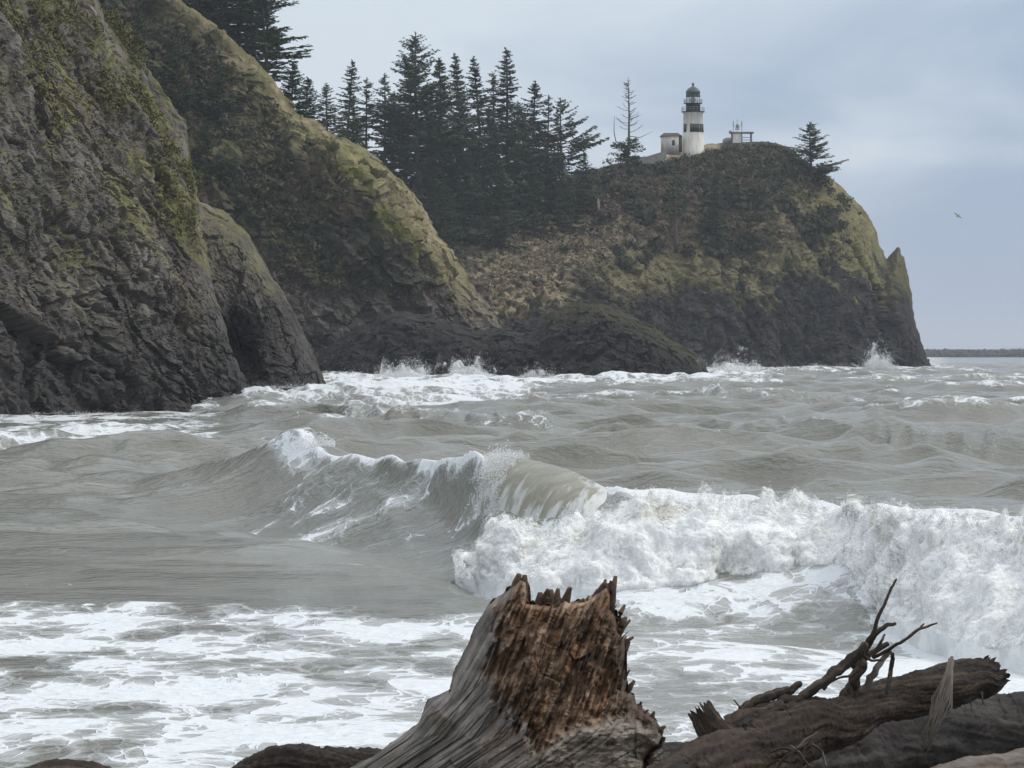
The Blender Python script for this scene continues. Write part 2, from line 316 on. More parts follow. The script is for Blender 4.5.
# headland with the lighthouse
def dD(P, px, T):
    low = sst(.62, .3, T)
    return 3.4*fbm(P/30., 3)+(1.6*ridged(strat(P, R(75), 18., 6.), 3)+1.6*facet(P/6.))*(.35+.65*low)+.8*facet(P/2.4+5)*(.3+.7*low)+.75*fbm(P/1.7, 3, .6)
def xD(px, py):                                # deep gully beside the outer buttress, and swelling buttresses
    gx = np.interp(py, [240, 290, 360], [840, 868, 872]); g_ = 13*np.exp(-((px-gx)/9)**2)*sst(225, 280, py)
    return g_-7*np.exp(-((px-905)/16)**2)*sst(230, 300, py)-6*np.exp(-((px-840)/22)**2)*sst(250, 320, py)
def cD(P, n, PX, PY, T, B):
    z = P[..., 2]; k = fbm(P/14., 4, .6); k2 = fbm(P/3.2+21, 4, .6)
    c = mixn(np.broadcast_to(BUSH*1.1, P.shape), BROWN*.9, sst(-.2, .5, k2)*.7)
    gr = sst(-.25, .25, k+.004*(PX-770)+.3*k2)*sst(165, 215, PY+15*k)
    c = mixn(c, GRASS*1.15, gr*.9)
    rt = sst(60, 8, polydist(PX, PY, [(835, 185), (864, 222), (874, 262)])+18*k2)*sst(888, 878, PX)
    c = mixn(c, MOSS*1.0+GRASS*.25, rt*.5); c = mixn(c, DRY*.8, rt*sst(.1, .5, k2+.3*k)*.6)
    dr = sst(34, 8, polydist(PX, PY, [(490, 275), (530, 255), (560, 245), (610, 240), (650, 222)])+18*k2)+sst(26, 5, polydist(PX, PY, [(560, 285), (520, 300), (500, 310)])+14*k2)
    c = mixn(c, DRY*1.05, np.clip(dr, 0, 1)*sst(-.25, .25, fbm(P/1.6+8, 3, .7))*.85)
    gm_ = sst(30, 5, polydist(PX, PY, [(630, 275), (680, 265), (730, 235), (790, 225)])+22*k2)
    c = mixn(c, GRASS*1.15, gm_*.85)
    br = sst(40, 10, polydist(PX, PY, [(590, 190), (640, 200), (690, 215)])+20*k2); c = mixn(c, BROWN*1.1, br*.6)
    c = mixn(c, DRY*.9, sst(8, 2, polydist(PX, PY, [(655, 158), (690, 151), (715, 147)]))*.8)
    c = mixn(c, GRASS*.62, sst(880, 888, PX)*.8); line = np.interp(PX, [450, 620, 700, 760, 800, 840, 870, 905, 930], [315, 318, 292, 288, 275, 268, 280, 300, 320])+26*k+14*k2+16*fbm(P/np.array((6., 6., 30.))+3, 3)+np.clip(620-PX, 0, 100)*.12
    rk = sst(-8, 10, PY-line); rc = mixn(np.broadcast_to(WET_AND_SHADE*.95, P.shape), ROCK*.7, sst(.1, .7, k2)*.4)
    return mixn(c, rc, rk)
HEAD = [(230, 175), (300, 172), (360, 174), (430, 180), (480, 186), (540, 184), (580, 174), (605, 167), (640, 161), (660, 158), (690, 150), (708, 145), (740, 142), (775, 141), (788, 144), (800, 155), (818, 169), (838, 184), (855, 202), (868, 215), (875, 229), (879, 245), (882, 250), (885, 258), (888, 262), (891, 258), (893, 254), (896, 249), (899, 248), (901, 255), (904, 257), (906, 267), (909, 280), (912, 294), (911, 303), (915, 320), (921, 340), (927, 354), (932, 368)]
cliff('headland', HEAD, 900, 330, lambda x: pl(x, [(230, 860), (560, 890), (700, 905), (930, 900)]), lambda x, z: np.maximum(z, 1)*pl(x, [(230, 3.), (500, 2.7), (640, 1.6), (740, 1.0), (860, .7), (930, .5)]),
      lambda T, x: np.where(T < .42, T*.28/.42, .28+(T-.42)/.58*.42+.30*np.clip((T-.42)/.58, 0, 1)**2.5), dD, cD, M['farrock'], 1.3, 5, eD=14, ew=35, extra=xD, back=80, backdrop=.5)

# ---------------------------------------------------------------- sea
CR_Y = [(0, 118), (150, 110), (250, 105), (330, 100), (420, 92), (500, 83), (600, 76.5), (800, 72.5), (1000, 67), (1300, 62)]
CR_A = [(60, 0.), (150, .55), (215, 1.15), (245, 1.35), (280, 1.72), (325, 1.96), (355, 1.93), (400, 1.76), (430, 1.80), (470, 1.92), (500, 1.95), (600, 1.55), (800, 1.45), (1000, 1.4), (1300, 1.3)]
def waveset():
    r = np.random.default_rng(3); W = []
    for lam in np.geomspace(2.2, 42, 15):
        for _ in range(3):
            th = r.normal(0, .5)+.12; W.append((lam, math.sin(th), -math.cos(th), .0165*lam**.76*r.uniform(.5, 1.3), r.uniform(0, 6.28)))
    return W
WS = waveset()
def sea_pts(X, Y, dY):
    px = 512+X/Y*F; n1d = lambda a, b, c_=0.: noise(V3(pxs/a, b, c_))[None, :]
    E = np.interp(Y, [30, 45, 70, 90, 125, 220, 600, 1000], [.05, .14, .22, .45, .8, .8, .9, .6])
    E = E*(1-.65*sst(275, 215, px)*sst(165, 200, Y)*sst(300, 262, Y))
    dx = np.zeros_like(X); dyy = np.zeros_like(X); z = np.zeros_like(X)
    for lam, cx, cy, a, ph in WS:
        k = 2*math.pi/lam; wgt = np.clip((lam/dY-2.2)/2.5, 0, 1)*E*(np.interp(Y, [85, 110, 400], [1., 1.55, 1.5]) if lam < 9 else 1)
        if lam > 14: wgt = wgt*np.interp(Y, [80, 140], [.2, 1])
        q = k*(X*cx+Y*cy)+ph; s_, c_ = np.sin(q), np.cos(q)
        z += wgt*a*c_; dx -= wgt*a*.95*cx*s_; dyy -= wgt*a*.95*cy*s_
    q = V3(X, Y, 0.); n1 = fbm(q/9., 4, .55); n2 = fbm(q/2.3+5, 3, .6)
    # main breaker
    Yc = pl(px, CR_Y)+.9*n1d(60, 3.3); A = pl(px, CR_A)*(1+.10*n1d(45, 7.)); d = Y-Yc
    hol = np.exp(-((px-455)/45)**2)
    Lf = 13-3*hol
    front = np.clip(1+d/Lf, 0, 1)**(1.9+1.5*hol); backp = np.exp(-(np.maximum(d, 0)/8.)**1.4)
    z += A*np.where(d < 0, front, backp); z -= .35*A/2*np.exp(-((d+13.5)/5)**2)
    z += .05*A*np.where(d < 0, front, 0)*noise(V3(px/40+d*.25, d*.10, 2.))*1.3
    dyy -= .9*hol*A/2*np.exp(-((d+.2)/1.6)**2)
    foam = np.zeros_like(X)
    ct = np.exp(-((d-.3)/1.0)**2)*np.interp(px, [255, 275, 330, 345, 380, 400, 430, 480, 505], [0, .55, .78, .75, .75, .8, .8, .9, 1.])*(A > .8)
    foam = np.maximum(foam, ct)
    foam = np.maximum(foam, .75*np.exp(-((px-300)/28)**2)*np.exp(-((d+.9)/1.3)**2))
    lace = np.interp(px, [250, 330, 420, 520], [0, .26, .33, .25])*np.clip(-d/3, 0, 1)*np.clip(1+d/11, 0, 1); foam = np.maximum(foam, lace*.8)
    # smaller breakers further out
    for (x0, x1, yc, sl_, am, fo) in ((215, 345, 295, .25, 1.3, .95), (300, 480, 400, .1, 1.0, .9), (330, 400, 225, .05, 1.1, .35), (430, 600, 455, .05, .7, .85), (540, 700, 480, 0, .6, .7), (205, 262, 118, .05, .55, 0), (380, 560, 205, -.1, .7, .15), (560, 830, 185, .02, .55, 0), (40, 180, 192, .2, .3, .6), (700, 790, 560, 0, .9, .9), (590, 720, 128, .02, .4, .0), (840, 1010, 150, .03, .5, 0), (150, 330, 165, .1, .7, .3), (700, 940, 300, .02, .8, .2), (560, 760, 93, -.02, .18, .45)):
        win = sst(x0-12, x0+22, px)*sst(x1+12, x1-22, px); dd = Y-(yc+sl_*(px-x0)*.3+yc*.02*n1d(25, yc)); Lw = 3.+yc*.012
        sh = win*np.where(dd < 0, np.clip(1+dd/Lw, 0, 1)**1.6, np.exp(-(dd/(Lw*1.2))**2))
        z += am*sh*(1+.3*n1d(9, yc, 1.)); foam = np.maximum(foam, fo*win*np.exp(-((dd+Lw*.15)/(Lw*.7))**2))
    # churned foam round the rocks, whitecaps, shallow sheet of foam in front
    zone = np.maximum(sst(230, 300, px)*sst(590, 500, px)*sst(255, 300, Y)*.80, sst(560, 620, px)*sst(800, 740, px)*sst(400, 500, Y)*.62)
    zone = np.maximum(zone, sst(240, 180, px)*sst(150, 185, Y)*.60); zone = np.maximum(zone, sst(740, 800, px)*sst(960, 930, px)*sst(700, 790, Y)*.5)
    foam = np.maximum(foam, zone*np.clip(.78+.75*n1, .15, 1.25))
    foam = np.maximum(foam, sst(.75, 1.15, z)*sst(130, 200, Y)*.36)
    edge = np.interp(px, [-200, 0, 150, 330, 470, 600, 800, 1100], [63, 63, 63, 62, 61, 70, 72, 66])+1.5*n1d(60, 1.)+1.2*n2
    near = sst(1.5, -3.5, Y-edge)*(.53+.24*n1)
    near *= 1-.55*np.exp(-((Y-60)/3.2)**2)*sst(600, 660, px)*sst(900, 820, px)
    near = np.maximum(near, (.80+.3*n1)*np.exp(-((Y-pl(px, [(455, 72), (480, 69.3), (520, 66.8), (600, 66), (720, 66.3), (800, 66.2), (850, 65), (875, 61.5), (905, 57.5), (950, 54.5), (1024, 52), (1150, 50)])+.4)/1.3)**2)*sst(455, 490, px)); near = near*np.interp(px, [0, 450, 600, 840, 900, 1100], [1.0, 1., .9, .93, 1.12, 1.25]); foam = np.maximum(foam, near)
    foam = np.maximum(foam, .30*sst(.1, .5, n1)*sst(64, 75, Y)*sst(110, 90, Y)*.8)
    z += foam*.02*n2*(Y < 64)+np.where(Y < 64, .035*ridged(V3(X/1.5, Y/1.1, 0.), 2)*foam, 0)
    return X+dx, Y+dyy, z, np.clip(foam, 0, 1)
ys = [27.]
while ys[-1] < 1100: ys.append(ys[-1]+max(.12, ys[-1]*.0021))
while ys[-1] < 30000: ys.append(ys[-1]*1.02)
ys = np.array(ys, np.float32)
pxs = np.float32(0)+np.concatenate([np.linspace(-2200, -160, 70)[:-1], np.linspace(-160, 1184, 560), np.linspace(1184, 3200, 70)[1:]]).astype(np.float32)
Yg = np.repeat(ys[:, None], len(pxs), 1); Xg = (pxs[None, :]-512)/F*np.maximum(Yg, 40)
xs_, yy_, zz_, fo_ = sea_pts(Xg, Yg, np.gradient(ys)[:, None]+0*Xg)
def water_mat():
    m = bpy.data.materials.new('silty_sea'); m.use_nodes = True; t = m.node_tree; b = t.nodes['Principled BSDF']; lk = t.links
    ge = nd(t, 'ShaderNodeNewGeometry'); pos = ge.outputs['Position']
    at_ = nd(t, 'ShaderNodeAttribute', attribute_name='foam'); fo = at_.outputs['Fac']
    fmap = nd(t, 'ShaderNodeMapping'); fmap.inputs['Scale'].default_value = (1, .55, 1); lk.new(pos, fmap.inputs[0]); fpos = fmap.outputs[0]
    wn = nd(t, 'ShaderNodeTexNoise', Scale=.9, Detail=3); lk.new(fpos, wn.inputs['Vector'])
    wv = nd(t, 'ShaderNodeVectorMath', operation='MULTIPLY_ADD'); lk.new(wn.outputs['Color'], wv.inputs[0]); wv.inputs[1].default_value = (1.1, 1.1, .2); lk.new(fpos, wv.inputs[2])
    na = nd(t, 'ShaderNodeTexNoise', Scale=.58, Detail=7, Roughness=.56, Distortion=.3); lk.new(wv.outputs[0], na.inputs['Vector'])
    vo = nd(t, 'ShaderNodeTexVoronoi', feature='DISTANCE_TO_EDGE', Scale=1.1); lk.new(wv.outputs[0], vo.inputs['Vector'])
    lacing = mapr(t, vo.outputs[0], 0, .16, .22, 0)
    val = vmath(t, 'ADD', mapr(t, na.outputs[0], .26, .74, 0, 1, False), lacing)
    v2 = nd(t, 'ShaderNodeTexVoronoi', feature='DISTANCE_TO_EDGE', Scale=3.4); lk.new(wv.outputs[0], v2.inputs['Vector'])
    val = vmath(t, 'ADD', val, mapr(t, v2.outputs[0], 0, .13, .13, -.03))
    thr = vmath(t, 'SUBTRACT', 1.06, fo)
    dif = vmath(t, 'SUBTRACT', val, thr)
    mask = mapr(t, dif, -.06, .12)
    thin = mapr(t, dif, -.36, .1, 0, .5)
    thin = vmath(t, 'MULTIPLY', thin, mapr(t, fo, .05, .3))
    mask = vmath(t, 'MAXIMUM', mask, thin); mask = vmath(t, 'MULTIPLY', mask, mapr(t, fo, .0, .12))
    fn = nd(t, 'ShaderNodeTexNoise', Scale=7., Detail=4); lk.new(pos, fn.inputs['Vector'])
    fc = mixc(t, fn.outputs[0], (.55, .585, .61), (.76, .785, .80))
    sed = nd(t, 'ShaderNodeTexNoise', Scale=.09, Detail=4); lk.new(pos, sed.inputs['Vector'])
    wc = mixc(t, mapr(t, sed.outputs[0], .3, .7), (.134, .136, .115), (.178, .176, .147))
    lk.new(mixc(t, mask, wc, fc), b.inputs['Base Color'])
    lk.new(mapr(t, mask, 0, 1, .09, .8, False), b.inputs['Roughness']); b.inputs['IOR'].default_value = 1.33
    lk.new(mapr(t, mask, 0, 1, .5, .15, False), b.inputs['Specular IOR Level'])
    r1 = nd(t, 'ShaderNodeTexNoise', Scale=2.2, Detail=5, Roughness=.6); mpp = nd(t, 'ShaderNodeMapping'); mpp.inputs['Scale'].default_value = (.8, 1.5, 1); lk.new(pos, mpp.inputs[0]); lk.new(mpp.outputs[0], r1.inputs['Vector'])
    r2 = nd(t, 'ShaderNodeTexNoise', Scale=.55, Detail=4, Roughness=.6); lk.new(mpp.outputs[0], r2.inputs['Vector'])
    r3 = nd(t, 'ShaderNodeTexNoise', Scale=9., Detail=3, Roughness=.6); lk.new(mpp.outputs[0], r3.inputs['Vector'])
    hh = vmath(t, 'ADD', vmath(t, 'ADD', vmath(t, 'MULTIPLY', r1.outputs[0], .13), vmath(t, 'ADD', vmath(t, 'MULTIPLY', r2.outputs[0], .20), vmath(t, 'MULTIPLY', r3.outputs[0], .02))), vmath(t, 'MULTIPLY', mask, .03)); hh = vmath(t, 'ADD', hh, vmath(t, 'MULTIPLY', vmath(t, 'MULTIPLY', fn.outputs[0], mask), .05))
    bp = nd(t, 'ShaderNodeBump', Strength=1, Distance=1.); lk.new(hh, bp.inputs['Height']); lk.new(bp.outputs[0], b.inputs['Normal'])
    return m
M['sea'] = water_mat()
sea = mesh('sea', V3(xs_, yy_, zz_), gridf(len(ys), len(pxs)), M['sea'], attrs={'foam': fo_.ravel()}); tag(sea, kind='structure')

# foam material for broken water and spray
fm = bpy.data.materials.new('whitewater'); fm.use_nodes = True; t = fm.node_tree; b = t.nodes['Principled BSDF']
a_ = nd(t, 'ShaderNodeAttribute', attribute_name='Col'); nn_ = nd(t, 'ShaderNodeTexNoise', Scale=9., Detail=6, Roughness=.7)
ge = nd(t, 'ShaderNodeNewGeometry'); t.links.new(ge.outputs['Position'], nn_.inputs['Vector'])
t.links.new(a_.outputs['Color'], b.inputs['Base Color']); b.inputs['Roughness'].default_value = .9; b.inputs['Specular IOR Level'].default_value = .15
bp = nd(t, 'ShaderNodeBump', Strength=1, Distance=.06); t.links.new(nn_.outputs[0], bp.inputs['Height']); t.links.new(bp.outputs[0], b.inputs['Normal'])
b.inputs['Subsurface Weight'].default_value = .35; b.inputs['Subsurface Radius'].default_value = (1, 1, 1); b.inputs['Subsurface Scale'].default_value = .12
M['foam'] = fm
M['spray'] = mat('spray_drops', (.86, .88, .88), .8, .05, 3.)
sm_ = M['spray'].node_tree; pb = sm_.nodes['Principled BSDF']; tr = nd(sm_, 'ShaderNodeBsdfTransparent'); mx = nd(sm_, 'ShaderNodeMixShader', Fac=.38)
sm_.links.new(tr.outputs[0], mx.inputs[1]); sm_.links.new(pb.outputs[0], mx.inputs[2]); sm_.links.new(mx.outputs[0], sm_.nodes['Material Output'].inputs[0])

# broken whitewater rolling in
TOE = [(455, 72), (480, 69.3), (520, 66.8), (600, 66), (720, 66.3), (800, 66.2), (850, 65), (875, 61.5), (905, 57.5), (950, 54.5), (1024, 52), (1150, 50), (1560, 47)]
TOPZ = [(455, .02), (470, .16), (483, .58), (495, 1.05), (504, 1.36), (514, 1.26), (526, 1.12), (545, 1.04), (575, 1.10), (605, 1.5), (640, 1.62), (700, 1.66), (760, 1.56), (860, 1.56), (920, 1.72), (1000, 1.72), (1150, 1.68), (1560, 1.5)]
uu = np.linspace(455, 1560, 1450); vv = np.linspace(0, 1.45, 300)
U, Vv = np.meshgrid(uu, vv, indexing='ij')
toe = pl(uu, TOE)+.8*fbm(V3(uu/70, 0., 0.), 2); ctop = toe+np.interp(uu, [455, 520, 700, 860, 920], [3.2, 2.9, 2.8, 3.0, 4.2])+.5*fbm(V3(uu/50, 8., 0.), 2); tz = pl(uu, TOPZ)*(1+.10*fbm(V3(uu/60, 2., 0.), 2))
yv = toe[:, None]+(ctop-toe)[:, None]*np.minimum(Vv, 1)**1.25+np.maximum(Vv-1, 0)*7
zv = np.where(Vv < 1, tz[:, None]*(1-(1-np.minimum(Vv, 1))**np.interp(uu, [780, 830, 900], [1.7, 1.6, 1.15])[:, None]), tz[:, None]*(1-1.1*sst(1, 1.45, Vv)))
# right-hand front: a low apron spreading in front of the bore
zv = zv-.05-.9*sst(.07, 0, Vv); P = V3((U-512)/F*yv, yv, zv); n = gnormals(P); n = n*np.sign(n[..., 2:3]+1e-9)
n = n+np.array((0, -.5, .2)); n /= np.linalg.norm(n, axis=-1, keepdims=True)
q = P*np.array((1, .8, 1.))
ev = sst(0, .12, Vv)*sst(1.45, 1.2, Vv)
dsp = (.20*billow(q/1.3, 2)+.20*fbm(q/np.array((1., 1., .6))/1.0+3, 3)+.045*billow(q/.40+3, 2, .6)+.020*billow(q/.15+7, 2, .6)+.015*fbm(q/.05, 2))*ev
P = P+n*dsp[..., None]
P[..., 2] += .10*np.clip(noise(V3(U/7, yv*.5, 4.)), 0, 1)*np.exp(-((Vv-1)/.12)**2)*2.2
sh_ = fbm(q/1.1+15, 4, .6); tn = sst(.15, .7, sh_-.4*np.abs(Vv-.85)*2)*sst(.3, .8, Vv)
Cf = mixn(np.broadcast_to(np.array((.80, .815, .815)), P.shape), (.60, .575, .48), tn*.8); Cf = mixn(Cf, (.52, .54, .53), sst(.05, .6, fbm(q/np.array((.5, .5, .9))+31, 4, .65))*.5)
bw = mesh('whitewater', P, gridf(len(uu), len(vv)), M['foam'], attrs={'Col': Cf.reshape(-1, 3)}); tag(bw, kind='stuff')
wm = bpy.data.materials.new('foam_wisps'); wm.use_nodes = True; t = wm.node_tree; b = t.nodes['Principled BSDF']; b.inputs['Base Color'].default_value = (.86, .865, .85, 1); b.inputs['Roughness'].default_value = .9; b.inputs['Specular IOR Level'].default_value = .1
ge = nd(t, 'ShaderNodeNewGeometry'); n1_ = nd(t, 'ShaderNodeTexNoise', Scale=7., Detail=6, Roughness=.72); t.links.new(ge.outputs['Position'], n1_.inputs['Vector'])
n2_ = nd(t, 'ShaderNodeTexNoise', Scale=1.3, Detail=3); t.links.new(ge.outputs['Position'], n2_.inputs['Vector'])
a_ = nd(t, 'ShaderNodeAttribute', attribute_name='thick')
al = mapr(t, vmath(t, 'ADD', vmath(t, 'ADD', n1_.outputs[0], vmath(t, 'MULTIPLY', n2_.outputs[0], .6)), a_.outputs['Fac']), 1.0, 1.32, 0, .75)
tr = nd(t, 'ShaderNodeBsdfTransparent'); mx = nd(t, 'ShaderNodeMixShader'); t.links.new(al, mx.inputs[0]); t.links.new(tr.outputs[0], mx.inputs[1]); t.links.new(b.outputs[0], mx.inputs[2]); t.links.new(mx.outputs[0], t.nodes['Material Output'].inputs[0])
Sv = []; Sf = []; Sa = []; sub = P[::2, ::2]; nsub = n[::2, ::2]; vs2 = Vv[::2, ::2]; gg = gridf(sub.shape[0], sub.shape[1])
for k_, h_ in enumerate((.06, .13, .22)):
    Sv.append((sub+nsub*(h_*(.6+.8*np.clip(fbm(sub/.5+k_*7, 3)+.4, 0, 1.4)))[..., None]+np.array((0, -.02, .05*h_))).reshape(-1, 3)); Sf.append(gg+k_*sub.shape[0]*sub.shape[1]); Sa.append((np.full(vs2.shape, .30-.085*k_)-1.2*sst(.08, 0, vs2)-.8*sst(1.12, 1.3, vs2)).ravel())
tag(mesh('foam_wisps', np.concatenate(Sv), np.concatenate(Sf), wm, attrs={'thick': np.concatenate(Sa)}), kind='stuff')
def flecks(name, pts, size, m, seed=0):
    """many tiny irregular drops as one body of spray"""
    r = np.random.default_rng(seed); pts = np.asarray(pts); n = len(pts); size = np.broadcast_to(size, n)
    base = np.array([(1, 0, -.6), (-.5, .87, -.6), (-.5, -.87, -.6), (0, 0, 1.)])
    k = r.normal(size=(n, 4, 3))*.35; ang = r.uniform(0, 6.28, n); ca, sa = np.cos(ang), np.sin(ang)
    bb = base[None]+k; x = bb[..., 0]*ca[:, None]-bb[..., 1]*sa[:, None]; y = bb[..., 0]*sa[:, None]+bb[..., 1]*ca[:, None]
    v = np.stack([x, y, bb[..., 2]], -1)*size[:, None, None]+pts[:, None, :]
    f = (np.array([(0, 2, 1), (0, 1, 3), (1, 2, 3), (2, 0, 3)])[None]+4*np.arange(n)[:, None, None]).reshape(-1, 3)
    return tag(mesh(name, v.reshape(-1, 3), f, m, smooth=True), kind='stuff')
r = np.random.default_rng(5); iu = r.integers(20, 1430, 20000); iv = np.clip(r.normal(200, 28, 20000), 40, 260).astype(int)
flecks('foam_spatter', P[iu, iv]+np.abs(r.normal(size=(20000, 3)))*np.array((.05, .1, .17))*r.random((20000, 1))**2*np.array((1, -1, 1)), r.uniform(.004, .022, 20000), M['spray'], 6)
# the throwing lip: a translucent silty sheet falling from the crest
def lip():
    us = np.linspace(500, 668, 300); vs = np.linspace(0, 1, 130); U, W_ = np.meshgrid(us, vs, indexing='ij')
    Yc = pl(us, CR_Y)[:, None]; A = (np.interp(us, [500, 515, 540, 565, 590, 612, 640, 668], [1.95, 2.04, 2.02, 1.90, 1.72, 1.52, 1.30, 1.0]))[:, None]
    thr = np.interp(us, [500, 512, 545, 668], [.9, 1.7, 2.5, 2.8])[:, None]; fall = np.interp(us, [500, 510, 535, 668], [1.1, 1.4, 1.6, 1.6])[:, None]
    s = np.clip((W_-.28)/.72, 0, 1); s = s**1.15
    d = np.where(W_ < .28, 4.2*(1-W_/.28), -thr*np.sin(s*math.pi*.5)); z = A-.11*np.maximum(d, 0)**1.4-fall*s**2.0
    z += .003*fbm(V3((U+34*W_**1.4)/9., W_*1.6, 3.), 3)+.03*noise(V3(U/40, W_*1.5, 5.))
    x_ = (U-512)/F*Yc-.55*np.sin(s*math.pi*.5)+(1-sst(500, 520, U))*.22*fbm(V3(W_*9., U/9, 1.), 3)
    P = V3(x_, Yc+d, z)
    fo = np.clip(sst(.74, 1., W_+.34*fbm(V3((U+40*W_)/6, W_*3, 0.), 4, .6))*.9+sst(584, 612, U+22*fbm(V3(U/8, W_*5, 3.), 4, .6))+sst(517, 504, U+22*fbm(V3(W_*6, U/7, 0.), 4, .65)), 0, 1)
    st_ = .65*fbm(V3((U+62*W_**1.3+7*fbm(V3(U/16, W_*3, 5.), 3))/6., W_*2.6, 8.), 5, .7)
    C_ = mixn(np.broadcast_to(np.array((.30, .285, .20)), P.shape), (.43, .41, .31), sst(-.5, .8, st_)); C_ = mixn(C_, (.82, .83, .81), np.maximum(fo, 0*st_))
    return P, C_, len(us), len(vs)
lm = bpy.data.materials.new('silty_sheet'); lm.use_nodes = True; t = lm.node_tree; b = t.nodes['Principled BSDF']; M['lip'] = lm
a_ = nd(t, 'ShaderNodeAttribute', attribute_name='Col'); t.links.new(a_.outputs['Color'], b.inputs['Base Color']); b.inputs['Roughness'].default_value = .22; b.inputs['IOR'].default_value = 1.33
tl = nd(t, 'ShaderNodeBsdfTranslucent'); t.links.new(a_.outputs['Color'], tl.inputs['Color']); mx = nd(t, 'ShaderNodeMixShader', Fac=.35)
t.links.new(b.outputs[0], mx.inputs[1]); t.links.new(tl.outputs[0], mx.inputs[2]); t.links.new(mx.outputs[0], t.nodes['Material Output'].inputs[0])
P, C_, a, b2 = lip(); rl = np.random.default_rng(77); il = rl.integers(0, 42, 9000); jl = rl.integers(30, 130, 9000); flecks('lip_spray', P[il, jl]+rl.normal(0, 1, (9000, 3))*np.array((.10, .10, .07))+np.array((0, -.05, .03)), rl.uniform(.005, .022, 9000), M['spray'], 78); tag(mesh('breaking_wave', P, gridf(a, b2), M['lip'], attrs={'Col': C_.reshape(-1, 3)}), kind='structure')

# ---------------------------------------------------------------- spray where the sea strikes the rocks
def burst(px, py, Y, wpx, hpx, n, seed, lean=0, jets=0, sz=(.05, .17)):
    r = np.random.default_rng(seed); c0 = at(px, py, Y); sc = Y/F
    if jets:
        js = np.linspace(-1, 1, jets)+r.normal(0, .06, jets); j = r.integers(0, jets, n); a0 = js[j]; t_ = r.random(n)**.8
        top = 1-.45*np.abs(a0); x = a0*wpx*(.25+.75*t_)+r.normal(0, .8, n)*(1+t_); z = hpx*top*(1-(1-t_)**2)*1.0*(1-.35*t_**4)+r.normal(0, .8, n)
    else:
        m_ = 7; j = r.integers(0, m_, n); ox = r.normal(0, .55, m_)*wpx; hs = r.uniform(.35, 1.1, m_); ws = r.uniform(.2, .5, m_)
        x = ox[j]+r.normal(0, 1, n)*ws[j]*wpx; z = np.abs(r.normal(0, .38, n))*hpx*hs[j]*np.exp(-(x/wpx/1.3)**2)*(1+.6*fbm(V3(x/5, seed, 0.), 3)); x = x+lean*z+.25*z*r.normal(0, 1, n)
    return np.stack([c0[0]+x*sc, Y+r.normal(0, 1.2, n), c0[2]+z*sc], 1), r.uniform(*sz, n)*.5
B = [burst(405, 380, 515, 26, 20, 7000, 1), burst(470, 385, 520, 26, 26, 6000, 2), burst(538, 386, 520, 24, 22, 5000, 3), burst(468, 385, 519, 24, 22, 1500, 22, jets=9), burst(538, 386, 519, 22, 20, 1300, 23, jets=8), burst(355, 384, 500, 45, 12, 7000, 4), burst(300, 392, 400, 40, 12, 5000, 14), burst(500, 385, 515, 60, 9, 6000, 17), burst(738, 376, 640, 30, 18, 7000, 5, .3, sz=(.07, .26)), burst(878, 368, 830, 13, 26, 2600, 6, sz=(.07, .26)), burst(690, 384, 560, 14, 16, 2500, 7), burst(250, 402, 300, 16, 12, 1200, 8, sz=(.03, .09)), burst(820, 371, 830, 70, 6, 1500, 9, sz=(.07, .2)), burst(600, 384, 540, 60, 5, 1500, 10), burst(75, 414, 240, 70, 5, 1200, 11, sz=(.03, .07)), burst(300, 388, 330, 40, 8, 1500, 12, sz=(.03, .1))]
def mist(name, spots):
    m_ = wm.copy(); m_.name = 'sea_mist'
    for nn in m_.node_tree.nodes:
        if nn.type == 'TEX_NOISE': nn.inputs['Scale'].default_value = .55 if nn.inputs['Detail'].default_value > 4 else .16
        if nn.type == 'MAP_RANGE': nn.inputs[4].default_value = .8
    V = []; Fc = []; A = []; off = 0; th = np.linspace(0, 2*math.pi, 41); ph = np.linspace(.02, math.pi/2, 16); TH_, PH_ = np.meshgrid(th, ph, indexing='ij'); g_ = gridf(41, 16)
    for (px, py, Y, wpx, hpx) in spots:
        c0 = at(px, py, Y); sc = Y/F
        for k, f_ in enumerate((.45, .62, .8, 1.)):
            d = V3(np.cos(TH_)*np.sin(PH_)*wpx*sc, np.sin(TH_)*np.sin(PH_)*wpx*sc*.5, np.cos(PH_)*hpx*sc)*f_; d[..., 2] *= 1.35+.9*fbm((d+c0)/(wpx*sc*.35)+k, 3)
            V.append((d+c0).reshape(-1, 3)); Fc.append(g_+off); off += d.shape[0]*d.shape[1]; A.append((.46-.10*k-.22*np.cos(PH_)**2).ravel())
    return tag(mesh(name, np.concatenate(V), np.concatenate(Fc), m_, attrs={'thick': np.concatenate(A)}), kind='stuff')
mist('sea_mist', [(405, 385, 517, 34, 32), (470, 387, 521, 38, 30), (538, 387, 521, 30, 20), (735, 381, 640, 46, 30), (878, 371, 832, 20, 34), (350, 388, 480, 50, 14), (690, 380, 560, 22, 24), (300, 392, 400, 40, 14), (240, 402, 300, 26, 20), (820, 371, 835, 60, 8), (600, 386, 530, 60, 8)])
flecks('sea_spray', np.concatenate([q[0] for q in B]), np.concatenate([q[1] for q in B]), M['spray'], 3)
r = np.random.default_rng(15); n = 5000; pxx = np.where(r.random(n) < .6, r.uniform(262, 335, n), r.uniform(484, 512, n)); Yy = pl(pxx, CR_Y)+r.normal(0, .5, n); A_ = pl(pxx, CR_A)
flecks('crest_spray', np.stack([(pxx-512)/F*Yy, Yy, A_-.12+np.abs(r.normal(0, .13, n))*np.interp(pxx, [262, 310, 350, 370, 470, 500], [.6, 1.3, .3, 0, 0, 1.5])], 1), r.uniform(.005, .028, n), M['spray'], 16)

